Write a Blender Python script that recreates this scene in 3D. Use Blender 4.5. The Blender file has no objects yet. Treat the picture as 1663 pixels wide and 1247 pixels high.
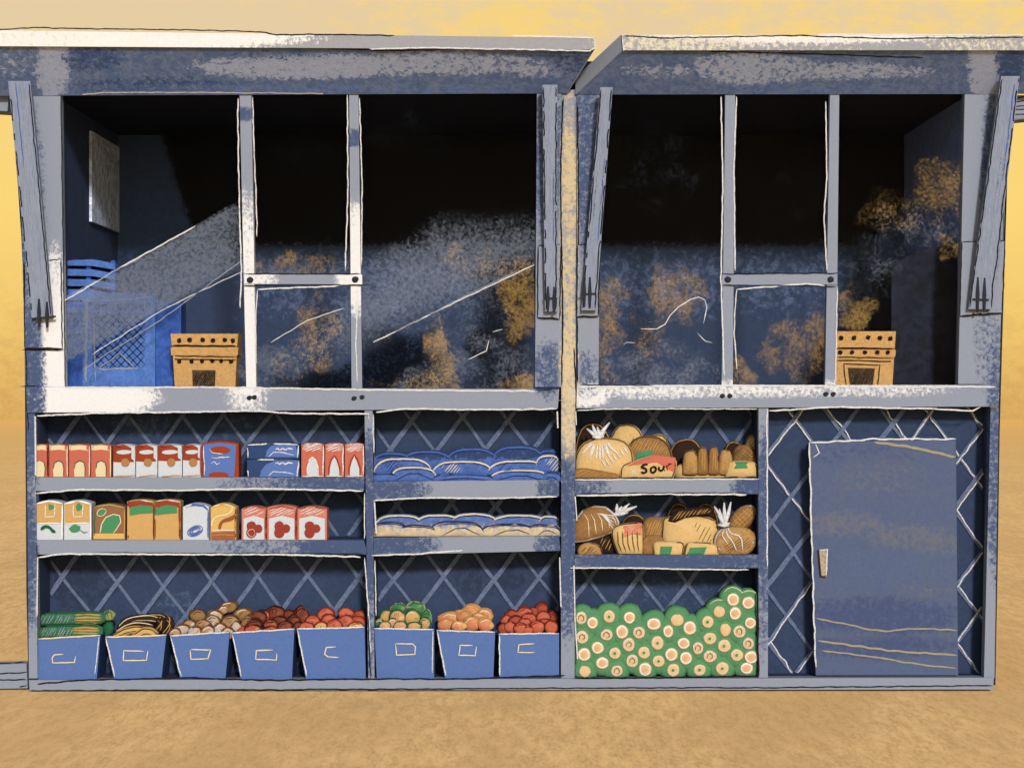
import bpy, math, random
from mathutils import Vector, noise as mnoise
from mathutils.bvhtree import BVHTree
R = math.radians
random.seed(7)
scene = bpy.context.scene
C = scene.collection
S = 0.0025            # metres per photo pixel on the kiosk's front plane (Y = 0)
D = 9.0               # camera distance from that plane
CX, CY = 831.5, 623.5
ZC = (1122 - CY) * S  # eye height

# ------------------------------------------------------------ camera, world, sun, exposure
cam = bpy.data.cameras.new('camera'); co = bpy.data.objects.new('camera', cam); C.objects.link(co)
co.location = (0, -D, ZC); co.rotation_euler = (R(90), 0, 0)
cam.sensor_width = 36; cam.lens = 36 * D / (1663 * S); cam.clip_end = 1000; cam.clip_start = .05
scene.camera = co
w = bpy.data.worlds.new('World'); scene.world = w; w.use_nodes = True
nt = w.node_tree
sky = nt.nodes.new('ShaderNodeTexSky'); sky.sky_type = 'NISHITA'; sky.sun_disc = False
SUN_EL, SUN_AZ = R(20), R(-10)
sky.sun_elevation = SUN_EL; sky.sun_rotation = R(180) + SUN_AZ; sky.altitude = 0
nt.links.new(sky.outputs[0], nt.nodes['Background'].inputs[0])
nt.nodes['Background'].inputs[1].default_value = .13
sd = bpy.data.lights.new('sun', 'SUN'); sd.energy = 3.5; sd.angle = R(5); sd.color = (1, .985, .97)
so = bpy.data.objects.new('sun', sd); C.objects.link(so)
tosun = Vector((-math.sin(SUN_AZ) * math.cos(SUN_EL), -math.cos(SUN_AZ) * math.cos(SUN_EL), math.sin(SUN_EL)))
so.rotation_euler = tosun.to_track_quat('Z', 'Y').to_euler(); so.location = tosun * 20
vs = scene.view_settings
vs.view_transform = 'Standard'; vs.look = 'None'; vs.gamma = 1; vs.exposure = 0.35
EXPO = 2 ** vs.exposure
scene.render.engine = 'CYCLES'; scene.cycles.use_denoising = True
scene.cycles.max_bounces = 8; scene.cycles.transparent_max_bounces = 16
GAIN = 2.05           # how bright a front-facing surface renders against its albedo

# ------------------------------------------------------------ helpers
def lin(h):
    h = h.lstrip('#')
    return [((int(h[i:i + 2], 16) / 255 + .055) / 1.055) ** 2.4 if int(h[i:i + 2], 16) > 10 else int(h[i:i + 2], 16) / 255 / 12.92 for i in (0, 2, 4)]
def alb(h, g=1.0):
    return tuple(min(.9, v / GAIN * g) for v in lin(h)) + (1,)
def W(px, py, y=0.0):
    k = S * (D + y) / D
    return Vector(((px - CX) * k, y, ZC - (py - CY) * k))
def ZP(py): return ZC - (py - CY) * S
def jit(a): return random.uniform(-a, a)
def cl(v, a=0., b=1.): return a if v < a else b if v > b else v

MATS = {}
def base_nodes(name):
    m = bpy.data.materials.new(name); m.use_nodes = True
    t = m.node_tree; b = t.nodes['Principled BSDF']
    b.inputs['Roughness'].default_value = .85
    b.inputs['Specular IOR Level'].default_value = .15
    return m, t, b
def node(t, kind, **kw):
    n = t.nodes.new(kind)
    for k, v in kw.items(): setattr(n, k, v)
    return n
def mixc(t, fac, a, b):
    n = node(t, 'ShaderNodeMix', data_type='RGBA')
    for sock, v in ((n.inputs[0], fac), (n.inputs[6], a), (n.inputs[7], b)):
        if hasattr(v, 'links') or isinstance(v, bpy.types.NodeSocket): t.links.new(v, sock)
        else: sock.default_value = v
    return n.outputs[2]
def noise_out(t, scale, detail=4, rough=.6, stretch=(1, 1, 1), dist=0, seed=0):
    tc = node(t, 'ShaderNodeTexCoord'); mp = node(t, 'ShaderNodeMapping')
    mp.inputs['Scale'].default_value = stretch; mp.inputs['Location'].default_value = (seed, seed * .7, seed * 1.3)
    t.links.new(tc.outputs['Object'], mp.inputs[0])
    n = node(t, 'ShaderNodeTexNoise'); n.inputs['Scale'].default_value = scale
    n.inputs['Detail'].default_value = detail; n.inputs['Roughness'].default_value = rough
    n.inputs['Distortion'].default_value = dist
    t.links.new(mp.outputs[0], n.inputs['Vector'])
    return n.outputs[0]
def ramp01(t, v, lo, hi, a=0., b=1.):
    n = node(t, 'ShaderNodeMapRange'); n.interpolation_type = 'SMOOTHSTEP'
    t.links.new(v, n.inputs[0])
    n.inputs[1].default_value = lo; n.inputs[2].default_value = hi
    n.inputs[3].default_value = a; n.inputs[4].default_value = b
    return n.outputs[0]
def math_(t, op, a, b=0.):
    n = node(t, 'ShaderNodeMath', operation=op)
    for s, v in ((n.inputs[0], a), (n.inputs[1], b)):
        if isinstance(v, bpy.types.NodeSocket): t.links.new(v, s)
        else: s.default_value = v
    return n.outputs[0]
def masks(t, grain, soft=.16):
    """three chalky masks from the painted weights of the mesh"""
    at = node(t, 'ShaderNodeAttribute', attribute_name='paint')
    sp = node(t, 'ShaderNodeSeparateColor'); t.links.new(at.outputs['Color'], sp.inputs[0])
    out = []
    for i in range(3):
        d = math_(t, 'SUBTRACT', sp.outputs[i], grain)
        out.append(math_(t, 'MULTIPLY', ramp01(t, d, -soft, soft), ramp01(t, sp.outputs[i], 0, .3)))
    return out
def chalk(name, base, c1=None, c2=None, c3=None, scale=45, var=.12, g=1., rough=.85, spec=.15, stretch=(1, 1, 1), soft=.16, mott=None, mf=.5):
    """powdery paint: a base with up to three colours rubbed over it where the mesh is painted"""
    key = name
    if key in MATS: return MATS[key]
    m, t, b = base_nodes(name)
    b.inputs['Roughness'].default_value = rough; b.inputs['Specular IOR Level'].default_value = spec
    n1 = noise_out(t, scale, 7, .76, stretch, .25)
    n1b = ramp01(t, n1, .25, .75, .02, .98)
    col = alb(base, g)
    if mott:
        nm = noise_out(t, scale * .5, 6, .75, stretch, 1.2, 3.1)
        col = mixc(t, ramp01(t, nm, mf - .12, mf + .16), col, alb(mott, g))
    if c1 or c2 or c3:
        ms = masks(t, n1b, soft)
        for mk, c in zip(ms, (c1, c2, c3)):
            if c: col = mixc(t, mk, col, alb(c, g))
    n2 = noise_out(t, scale * 1.7, 5, .7, stretch, 0, 9.3)
    f = ramp01(t, n2, .3, .7, 1 - var, 1 + var)
    hs = node(t, 'ShaderNodeHueSaturation')
    if isinstance(col, bpy.types.NodeSocket): t.links.new(col, hs.inputs['Color'])
    else: hs.inputs['Color'].default_value = col
    t.links.new(f, hs.inputs['Value'])
    t.links.new(hs.outputs[0], b.inputs['Base Color'])
    bp = node(t, 'ShaderNodeBump'); bp.inputs['Strength'].default_value = .12; bp.inputs['Distance'].default_value = .002
    t.links.new(n1, bp.inputs['Height']); t.links.new(bp.outputs[0], b.inputs['Normal'])
    MATS[key] = m
    return m
def stick(name, col, cover=.62, scale=260):
    """chalk or charcoal: pigment that lies on the grain and leaves gaps"""
    if name in MATS: return MATS[name]
    m, t, b = base_nodes(name)
    b.inputs['Base Color'].default_value = alb(col); b.inputs['Roughness'].default_value = 1
    n = noise_out(t, scale, 3, .7)
    a = ramp01(t, n, 1 - cover - .12, 1 - cover + .08)
    tr = node(t, 'ShaderNodeBsdfTransparent'); mx = node(t, 'ShaderNodeMixShader')
    t.links.new(a, mx.inputs[0]); t.links.new(tr.outputs[0], mx.inputs[1]); t.links.new(b.outputs[0], mx.inputs[2])
    t.links.new(mx.outputs[0], t.nodes['Material Output'].inputs[0])
    MATS[name] = m
    return m
def skin(name, base, rim, blot=None, scale=60, ringw=.12, blotf=.52):
    """fruit skin with a darker pencilled band round its cheek"""
    if name in MATS: return MATS[name]
    m, t, b = base_nodes(name); b.inputs['Roughness'].default_value = .7
    tc = node(t, 'ShaderNodeTexCoord'); sp = node(t, 'ShaderNodeSeparateXYZ'); t.links.new(tc.outputs['Generated'], sp.inputs[0])
    dx = math_(t, 'SUBTRACT', sp.outputs[0], .5); dz = math_(t, 'SUBTRACT', sp.outputs[2], .5)
    r = math_(t, 'SQRT', math_(t, 'ADD', math_(t, 'MULTIPLY', dx, dx), math_(t, 'MULTIPLY', dz, dz)))
    n = noise_out(t, scale, 5, .7, seed=2)
    rr = math_(t, 'ADD', r, math_(t, 'MULTIPLY', math_(t, 'SUBTRACT', n, .5), .1))
    ring = ramp01(t, rr, .5 - ringw, .5 - ringw * .45)
    col = alb(base)
    if blot: col = mixc(t, ramp01(t, noise_out(t, scale * .5, 4, .6, seed=5), blotf, blotf + .14), col, alb(blot))
    col = mixc(t, ring, col, alb(rim))
    t.links.new(col, b.inputs['Base Color'])
    MATS[name] = m
    return m

ROOTS = {}
def wloc(o):
    v = Vector((0, 0, 0))
    while o: v += o.location; o = o.parent
    return v
def tag(o, label=None, cat=None, group=None, kind=None):
    if label: o['label'] = label
    if cat: o['category'] = cat
    if group: o['group'] = group
    if kind: o['kind'] = kind
    return o
def empty(name, loc, label, cat, group=None):
    o = bpy.data.objects.new(name, None); C.objects.link(o); o.location = loc; o.empty_display_size = .1
    return tag(o, label, cat, group)

def resample(pts, step, closed=False):
    pts = list(pts) + ([pts[0]] if closed else [])
    out = [pts[0]]
    for a, b in zip(pts, pts[1:]):
        L = math.hypot(b[0] - a[0], b[1] - a[1]); n = max(1, int(L / step))
        for i in range(1, n + 1): out.append((a[0] + (b[0] - a[0]) * i / n, a[1] + (b[1] - a[1]) * i / n))
    return out
def smooth(pts, it=2):
    for _ in range(it):
        q = [pts[0]]
        for a, b in zip(pts, pts[1:]):
            q += [(a[0] * .75 + b[0] * .25, a[1] * .75 + b[1] * .25), (a[0] * .25 + b[0] * .75, a[1] * .25 + b[1] * .75)]
        q.append(pts[-1]); pts = q
    return pts
def inside(p, poly):
    x, y = p; c = False; j = len(poly) - 1
    for i in range(len(poly)):
        xi, yi = poly[i]; xj, yj = poly[j]
        if (yi > y) != (yj > y) and x < (xj - xi) * (y - yi) / (yj - yi + 1e-12) + xi: c = not c
        j = i
    return c
CAMP = Vector((0, -D, ZC))

class MB:
    def __init__(s): s.v = []; s.f = []; s.m = []; s.p = []; s.sm = []; s.mats = []; s._b = None
    def mi(s, mat):
        if mat not in s.mats: s.mats.append(mat)
        return s.mats.index(mat)
    def add(s, vs, fs, mat, paint=None, sm=False):
        o = len(s.v); s.v += [Vector(x) for x in vs]; s.p += paint or [(0, 0, 0)] * len(vs)
        k = s.mi(mat)
        for f in fs: s.f.append([o + i for i in f]); s.m.append(k); s.sm.append(sm)
        s._b = None
    def box(s, a, b, mat):
        x0, y0, z0 = a; x1, y1, z1 = b
        vs = [(x, y, z) for x in (x0, x1) for y in (y0, y1) for z in (z0, z1)]
        s.add(vs, [(0, 1, 3, 2), (4, 6, 7, 5), (0, 4, 5, 1), (2, 3, 7, 6), (0, 2, 6, 4), (1, 5, 7, 3)], mat)
    def prism(s, poly, y0, y1, mat, paint=None, bev=0.):
        """photo-plane outline at its own depth y0, with real thickness back to y1"""
        n = len(poly); cx = sum(p[0] for p in poly) / n; cy = sum(p[1] for p in poly) / n
        layers = []
        def lay(ins, y):
            L = []
            for p in poly:
                d = math.hypot(p[0] - cx, p[1] - cy) or 1
                q = W(p[0] - (p[0] - cx) / d * ins, p[1] - (p[1] - cy) / d * ins, y0); q.y = y; L.append(q)
            return L
        if bev: layers = [lay(bev, y0), lay(bev * .3, y0 + bev * .3 * S), lay(0, y0 + bev * S), lay(0, y1)]
        else: layers = [lay(0, y0), lay(0, y1)]
        vs = [q for L in layers for q in L]; fs = [tuple(range(n - 1, -1, -1)), tuple(range((len(layers) - 1) * n, len(layers) * n))]
        for k in range(len(layers) - 1):
            for i in range(n): fs.append((k * n + i, k * n + (i + 1) % n, (k + 1) * n + (i + 1) % n, (k + 1) * n + i))
        s.add(vs, fs, mat, [paint(*unW(q)) for q in vs] if paint else None)
    def grid(s, q, y, mat, paint=None, step=8, y1=None, depth=None):
        """quad (tl, tr, br, bl in photo pixels) as a painted grid at depth y (or leaning to y1 at its lower edge), with a box behind it"""
        tl, tr, br, bl = q
        nx = max(1, int(max(abs(tr[0] - tl[0]), abs(br[0] - bl[0])) / step)); ny = max(1, int(max(abs(bl[1] - tl[1]), abs(br[1] - tr[1])) / step))
        vs = []; ps = []
        for j in range(ny + 1):
            v = j / ny
            for i in range(nx + 1):
                u = i / nx
                px = (tl[0] * (1 - u) + tr[0] * u) * (1 - v) + (bl[0] * (1 - u) + br[0] * u) * v
                py = (tl[1] * (1 - u) + tr[1] * u) * (1 - v) + (bl[1] * (1 - u) + br[1] * u) * v
                yy = y if y1 is None else y * (1 - v) + y1 * v
                vs.append(W(px, py, yy)); ps.append(paint(px, py) if paint else (0, 0, 0))
        fs = [(j * (nx + 1) + i, (j + 1) * (nx + 1) + i, (j + 1) * (nx + 1) + i + 1, j * (nx + 1) + i + 1) for j in range(ny) for i in range(nx)]
        if depth:
            ring = [i for i in range(nx + 1)] + [(j * (nx + 1)) + nx for j in range(1, ny + 1)] + [ny * (nx + 1) + i for i in range(nx - 1, -1, -1)] + [j * (nx + 1) for j in range(ny - 1, 0, -1)]
            o = len(vs)
            for i in ring: vs.append(vs[i] + Vector((0, depth, 0))); ps.append(ps[i])
            n = len(ring)
            for k in range(n): fs.append((ring[k], ring[(k + 1) % n], o + (k + 1) % n, o + k))
            fs.append(tuple(o + k for k in range(n - 1, -1, -1)))
        s.add(vs, fs, mat, ps)
    def puff(s, out, yc, hf, hb, mat, paint=None, rings=8, lump=0., seed=0, flat=1.):
        n = len(out); cx = sum(p[0] for p in out) / n; cy = sum(p[1] for p in out) / n
        vs = []; ps = []; fs = []
        def ring(th, h):
            sc = math.sin(th) ** flat
            for p in out:
                q = W(cx + (p[0] - cx) * sc, cy + (p[1] - cy) * sc, yc)
                yy = h * math.cos(th) ** .8
                if lump:
                    nn = mnoise.noise(Vector((q.x * 25 + seed, q.z * 25, seed * 1.7)))
                    yy *= 1 + lump * nn
                    q = W(cx + (p[0] - cx) * sc * (1 + .12 * lump * nn), cy + (p[1] - cy) * sc * (1 + .12 * lump * nn), yc)
                q.y = yc - yy
                vs.append(q); ps.append(paint(*unW(q)) if paint else (0, 0, 0))
        ths = [(k / rings) * math.pi / 2 for k in range(1, rings + 1)]
        for th in ths: ring(th, hf)
        for th in reversed(ths[:-1]): ring(th, -hb)
        N = len(ths) * 2 - 1
        for k in range(N - 1):
            for i in range(n): fs.append((k * n + i, (k + 1) * n + i, (k + 1) * n + (i + 1) % n, k * n + (i + 1) % n))
        a = len(vs); q = W(cx, cy, yc); q.y = yc - hf; vs.append(q); ps.append(paint(cx, cy) if paint else (0, 0, 0))
        q = q.copy(); q.y = yc + hb; vs.append(q); ps.append((0, 0, 0))
        for i in range(n): fs.append((a, i, (i + 1) % n)); fs.append((a + 1, (N - 1) * n + (i + 1) % n, (N - 1) * n + i))
        s.add(vs, fs, mat, ps, True)
    def tube(s, pts, r, mat, seg=8):
        """tube along world points"""
        vs = []; fs = []
        for k, p in enumerate(pts):
            d = (Vector(pts[min(k + 1, len(pts) - 1)]) - Vector(pts[max(k - 1, 0)])).normalized()
            a = d.orthogonal().normalized(); b = d.cross(a)
            rr = r[k] if isinstance(r, (list, tuple)) else r
            for i in range(seg):
                t = 2 * math.pi * i / seg; vs.append(Vector(p) + (a * math.cos(t) + b * math.sin(t)) * rr)
        for k in range(len(pts) - 1):
            for i in range(seg): fs.append((k * seg + i, k * seg + (i + 1) % seg, (k + 1) * seg + (i + 1) % seg, (k + 1) * seg + i))
        fs.append(tuple(range(seg - 1, -1, -1))); fs.append(tuple(range((len(pts) - 1) * seg, len(pts) * seg)))
        s.add(vs, fs, mat, None, True)
    def hit(s, px, py):
        if s._b is None: s._b = BVHTree.FromPolygons(s.v, s.f)
        d = (W(px, py) - CAMP).normalized(); r = s._b.ray_cast(CAMP, d)
        return r[0]
    def stroke(s, path, wd, mat, y=None, wob=.7, step=5, off=.0022, taper=True, closed=False, sm=0):
        """a line drawn onto the surface of this piece (or at depth y)"""
        if s._b is None and y is None: s._b = BVHTree.FromPolygons(s.v, s.f)
        bv = s._b
        if sm: path = smooth(path, sm)
        pts = resample(path, step, closed); se = random.random() * 100
        pts = [(p[0] + wob * mnoise.noise(Vector((i * .35, se, 0))) * 1.6, p[1] + wob * mnoise.noise(Vector((i * .35, se, 9))) * 1.6) for i, p in enumerate(pts)]
        n = len(pts); run = []; runs = []
        for i, p in enumerate(pts):
            a = pts[max(i - 1, 0)]; b = pts[min(i + 1, n - 1)]; dx, dy = b[0] - a[0], b[1] - a[1]; L = math.hypot(dx, dy) or 1
            ww = wd * .42 * (1 + .35 * mnoise.noise(Vector((i * .8, se, 4))))
            if taper: ww *= min(1, .35 + min(i, n - 1 - i) * .5)
            pr = []
            for sg in (1, -1):
                x, z = p[0] - dy / L * ww * sg, p[1] + dx / L * ww * sg
                if y is not None: pr.append(W(x, z, y))
                else:
                    h = s.hit(x, z)
                    if h is None: pr = None; break
                    d = (CAMP - h).normalized(); pr.append(h + d * off)
            if pr and run and (pr[0] - run[-1][0]).length > .05: runs.append(run); run = []
            if pr: run.append(pr)
            elif run: runs.append(run); run = []
        if run: runs.append(run)
        for r in runs:
            if len(r) < 2: continue
            vs = [q for pr in r for q in pr]
            o = len(s.v); s.v += vs; s.p += [(0, 0, 0)] * len(vs); k = s.mi(mat)
            for i in range(len(r) - 1): s.f.append([o + 2 * i, o + 2 * i + 1, o + 2 * i + 3, o + 2 * i + 2]); s.m.append(k); s.sm.append(False)
        s._b = bv
        return s
    def hatch(s, poly, ang, sp, wd, mat, y=None, wob=.8, skip=.1):
        cx = sum(p[0] for p in poly) / len(poly); cy = sum(p[1] for p in poly) / len(poly)
        rr = max(math.hypot(p[0] - cx, p[1] - cy) for p in poly); a = R(ang); ux, uy = math.cos(a), -math.sin(a)
        t = -rr
        while t < rr:
            run = []; q = -rr
            ox, oy = cx - uy * t, cy + ux * t
            while q < rr:
                p = (ox + ux * q, oy + uy * q)
                if inside(p, poly): run.append(p)
                elif run: break
                q += 2.5
            if len(run) > 2 and random.random() > skip:
                s.stroke([run[0], run[-1]], wd, mat, y, wob, 4)
            t += sp * random.uniform(.75, 1.25)
    def patch(s, poly, mat, off=.0016, y=None):
        """a small painted shape lying on the surface (fan)"""
        if s._b is None and y is None: s._b = BVHTree.FromPolygons(s.v, s.f)
        bv = s._b; n = len(poly); cx = sum(p[0] for p in poly) / n; cy = sum(p[1] for p in poly) / n
        vs = []
        rings = (1., .66, .33)
        last = None
        for rg in rings:
            for p in poly:
                x, z = cx + (p[0] - cx) * rg, cy + (p[1] - cy) * rg
                h = W(x, z, y) if y is not None else s.hit(x, z)
                if h is None: h = W(x, z, last.y if last else 0)
                last = h; vs.append(h + (CAMP - h).normalized() * off)
        h = W(cx, cy, y) if y is not None else (s.hit(cx, cy) or last); vs.append(h + (CAMP - h).normalized() * off)
        fs = []
        for k in range(2):
            for i in range(n): fs.append((k * n + i, k * n + (i + 1) % n, (k + 1) * n + (i + 1) % n, (k + 1) * n + i))
        for i in range(n): fs.append((2 * n + i, 2 * n + (i + 1) % n, 3 * n))
        s.add(vs, fs, mat); s._b = bv
    def build(s, name, parent=None, origin=None, label=None, cat=None, group=None, zmin=None):
        me = bpy.data.meshes.new(name)
        if zmin is not None:
            for v in s.v: v.z = max(v.z, zmin)
        o0 = wloc(parent) if parent else (Vector(origin) if origin is not None else s.base())
        me.from_pydata([v - o0 for v in s.v], [], s.f)
        for m in s.mats: me.materials.append(m)
        me.polygons.foreach_set('material_index', s.m); me.polygons.foreach_set('use_smooth', s.sm)
        at = me.color_attributes.new('paint', 'FLOAT_COLOR', 'POINT')
        at.data.foreach_set('color', [c for p in s.p for c in (p[0], p[1], p[2], 1)])
        me.update()
        o = bpy.data.objects.new(name, me); C.objects.link(o)
        if parent: o.parent = parent
        else: o.location = o0
        return tag(o, label, cat, group)
    def base(s):
        xs = [v.x for v in s.v]; ys = [v.y for v in s.v]; zs = [v.z for v in s.v]
        return Vector(((min(xs) + max(xs)) / 2, (min(ys) + max(ys)) / 2, min(zs)))
def unW(q):
    k = S * (D + q.y) / D
    return (q.x / k + CX, CY - (q.z - ZC) / k)
def blob(px, py, L):
    w_ = 0.
    for cx, cy, rx, ry, st in L:
        d = ((px - cx) / rx) ** 2 + ((py - cy) / ry) ** 2
        if d < 1: w_ = max(w_, st * (1 - d * d))
    return w_
def rectw(px, py, x0, y0, x1, y1, f=15.):
    return cl(min(px - x0, x1 - px, py - y0, y1 - py) / f + .5)
def egg(cx, cy, rx, ry, rot=0, n=18, irr=.05, pw=1.):
    o = []; se = random.random() * 50; a = R(rot)
    for i in range(n):
        t = 2 * math.pi * i / n; k = 1 + irr * mnoise.noise(Vector((math.cos(t) * 1.5 + se, math.sin(t) * 1.5, se))) * 2
        c, s_ = math.cos(t), math.sin(t)
        x = rx * k * math.copysign(abs(c) ** pw, c); z = ry * k * math.copysign(abs(s_) ** pw, s_)
        o.append((cx + x * math.cos(a) + z * math.sin(a), cy - x * math.sin(a) + z * math.cos(a)))
    return o
def dome(x0, x1, yt, yb, n=12, pw=.75, sk=0.):
    o = []; cx = (x0 + x1) / 2; rx = (x1 - x0) / 2
    for i in range(n + 1):
        t = math.pi - math.pi * i / n; c, s_ = math.cos(t), math.sin(t)
        o.append((cx + rx * math.copysign(abs(c) ** pw, c) + sk * abs(s_), yb - (yb - yt) * s_ ** pw))
    for i in range(1, 4): o.append((x1 - (x1 - x0) * i / 4, yb + 1.5))
    return o

# ------------------------------------------------------------ drawing sticks
CHALK = stick('white_chalk', '#eceae8', .58); CREAM = stick('cream_chalk', '#f0dcb4', .66); COAL = stick('charcoal', '#1c1a20', .7)
INK = stick('navy_pencil', '#22305c', .74); UMBER = stick('umber_pencil', '#5c3c22', .68); DKU = stick('dark_umber', '#24150e', .7)
GREEN = stick('green_pencil', '#1f6040', .74); RUST = stick('rust_pencil', '#9c3a20', .76); WHITE = stick('thick_white', '#fbfaf6', .9)
BLUEP = stick('blue_pencil', '#4d68b4', .74); PALE = stick('pale_pencil', '#9aa2b4', .6); OCHRE = stick('ochre_pencil', '#c79a56', .66)

# ------------------------------------------------------------ setting: sky and ground
def make_sky():
    m, t, b = base_nodes('evening_sky_glow')
    t.nodes.remove(b); em = node(t, 'ShaderNodeEmission')
    tc = node(t, 'ShaderNodeTexCoord'); sp = node(t, 'ShaderNodeSeparateXYZ'); t.links.new(tc.outputs['Object'], sp.inputs[0])
    r = node(t, 'ShaderNodeValToRGB'); cr = r.color_ramp
    f = ramp01(t, sp.outputs[2], -1, 16); t.links.new(f, r.inputs[0]); t.nodes[f.node.name].interpolation_type = 'LINEAR'
    def e(h): return tuple(v / EXPO for v in lin(h)) + (1,)
    stops = [(0, '#dcae62'), (.1, '#e2b364'), (.27, '#f4ca70'), (.5, '#fcd678'), (.75, '#fad57c'), (1, '#f7d380')]
    while len(cr.elements) < len(stops): cr.elements.new(.5)
    for el, (p, h) in zip(cr.elements, stops): el.position = p; el.color = e(h)
    n = noise_out(t, .75, 9, .8, (1, 1, 1.8), .3)
    nx = ramp01(t, sp.outputs[0], -17, 2, .22, 0)          # paler towards the left
    nz = ramp01(t, sp.outputs[2], 9, 14.2, -.12, .05)
    nx = math_(t, 'MULTIPLY', nx, ramp01(t, sp.outputs[2], 10.5, 13))
    lw_ = math_(t, 'MULTIPLY', math_(t, 'SUBTRACT', noise_out(t, .16, 3, .5, seed=3), .5), .5)
    v = math_(t, 'ADD', math_(t, 'ADD', math_(t, 'ADD', n, lw_), nx), nz)
    col = mixc(t, ramp01(t, v, .4, .68), r.outputs[0], e('#e6cda3'))
    lowm = math_(t, 'MULTIPLY', ramp01(t, sp.outputs[2], 6.5, .5), ramp01(t, noise_out(t, 1.6, 8, .8, (1, 1, 1.6), .2, 6), .4, .62))
    col = mixc(t, math_(t, 'MULTIPLY', lowm, .5), col, e('#c99a58'))
    t.links.new(col, em.inputs[0]); t.links.new(em.outputs[0], t.nodes['Material Output'].inputs[0])
    mb = MB(); vs = []; fs = []; N = 48
    for i in range(N + 1):
        a = R(-80 + 160 * i / N)
        for z in (-3, 45): vs.append((72 * math.sin(a), 72 * math.cos(a), z))
    for i in range(N): fs.append((2 * i, 2 * i + 1, 2 * i + 3, 2 * i + 2))
    mb.add(vs, fs, m); mb.build('sky', origin=(0, 0, 0), label='mottled yellow and beige evening sky', cat='sky')['kind'] = 'structure'
make_sky()
def make_ground():
    m, t, b = base_nodes('tan_sand')
    n1 = noise_out(t, 20, 9, .78, (1, .2, 1), .3); n2 = noise_out(t, 2.2, 4, .6, (1, .3, 1), seed=4); n3 = noise_out(t, 75, 5, .8, (1, .22, 1), .2, seed=8)
    c = mixc(t, ramp01(t, n1, .38, .62), alb('#be945a', 2.25), alb('#e3b676', 2.2))
    c = mixc(t, ramp01(t, n3, .4, .64, 0, .65), c, alb('#e8b978', 2.2))
    c = mixc(t, ramp01(t, n2, .42, .62, 0, .5), c, alb('#c69a62', 2.2))
    # further back the sand is yellower
    tc = node(t, 'ShaderNodeTexCoord'); sp = node(t, 'ShaderNodeSeparateXYZ'); t.links.new(tc.outputs['Object'], sp.inputs[0])
    c = mixc(t, ramp01(t, sp.outputs[1], 8, 48, 0, .9), c, alb('#d3a865', 2.0))
    t.links.new(c, b.inputs['Base Color'])
    bp = node(t, 'ShaderNodeBump'); bp.inputs['Strength'].default_value = .25; bp.inputs['Distance'].default_value = .006
    t.links.new(n3, bp.inputs['Height']); t.links.new(bp.outputs[0], b.inputs['Normal'])
    mb = MB(); mb.add([(-90, -40, 0), (90, -40, 0), (90, 71, 0), (-90, 71, 0)], [(0, 1, 2, 3)], m)
    mb.build('ground', origin=(0, 0, 0), label='flat tan sandy ground', cat='ground')['kind'] = 'structure'
make_ground()

# ------------------------------------------------------------ the kiosk
SUNWHITEB = [(140, 645, 135, 40, 1.15), (92, 590, 32, 170, 1.1), (90, 500, 24, 120, .75), (400, 500, 60, 210, .82), (402, 560, 40, 110, 1.1), (578, 420, 40, 105, 1.0),  # whites: sunlit highlights painted into the frame colour
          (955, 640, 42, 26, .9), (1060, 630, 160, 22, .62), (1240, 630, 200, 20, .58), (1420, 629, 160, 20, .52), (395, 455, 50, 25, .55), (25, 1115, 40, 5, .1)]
BLUEB = [(46, 640, 34, 190, .85), (40, 340, 40, 220, .62), (47, 900, 18, 150, .8), (600, 770, 16, 90, .8), (598, 880, 22, 130, .95), (540, 786, 110, 26, .8), (460, 787, 130, 26, .5), (550, 888, 90, 28, .95),
         (440, 886, 120, 26, .48), (640, 795, 70, 28, .8), (645, 885, 80, 28, .85), (905, 800, 40, 60, .75), (900, 885, 40, 34, .75), (921, 870, 22, 200, .85), (950, 790, 50, 22, .6),
         (1225, 790, 46, 26, .85), (1090, 912, 240, 20, .95), (1240, 850, 18, 190, .8), (1240, 1000, 14, 90, .5), (1618, 740, 22, 260, .7), (1610, 300, 22, 190, .75), (1600, 560, 24, 90, .4),
         (890, 600, 30, 60, .7), (890, 250, 30, 200, .72), (924, 300, 16, 170, .5), (955, 260, 30, 210, .72), (950, 610, 36, 50, .5), (395, 185, 26, 15, .85), (577, 225, 26, 17, .85), (600, 1030, 14, 90, .55), (60, 1010, 10, 60, .3)]
BEIGEB = [(924, 400, 20, 300, .6), (924, 600, 20, 120, .74), (924, 280, 18, 110, .72), (924, 690, 18, 70, .68)]
def fp(px, py): return (blob(px, py, SUNWHITEB), blob(px, py, BLUEB), blob(px, py, BEIGEB))
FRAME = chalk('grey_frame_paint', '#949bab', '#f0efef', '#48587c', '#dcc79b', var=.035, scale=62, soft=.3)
def P(r): return (r, 0, 0)
NAVY = chalk('navy_board', '#2b3953', '#222c42', '#3f4d68', scale=30, var=.1, mott='#27334c', g=1.5, mf=.52)
LAT = chalk('grey_wire', '#5f6b86', scale=60, var=.2, g=1.35, mott='#4d5973', mf=.52)
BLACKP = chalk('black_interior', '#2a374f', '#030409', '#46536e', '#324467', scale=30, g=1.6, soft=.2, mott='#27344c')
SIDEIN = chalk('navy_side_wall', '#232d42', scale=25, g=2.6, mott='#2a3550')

kiosk = empty('market_kiosk', (0, .2, 0), 'wide grey and navy market kiosk with two raised hatches and stocked shelves', 'kiosk')
def part(mb, name, parent=None, label=None): return mb.build(name, parent=parent or kiosk, label=label)
def bar(name, q, y=0., dep=.06, lines=(), step=6, label=None):
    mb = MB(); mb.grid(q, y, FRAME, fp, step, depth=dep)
    for path, wd, mat in lines: mb.stroke(path, wd, mat, y=y - .003)
    return part(mb, name, label=label)
def Q(x0, y0, x1, y1): return [(x0, y0), (x1, y0), (x1, y1), (x0, y1)]
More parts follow.
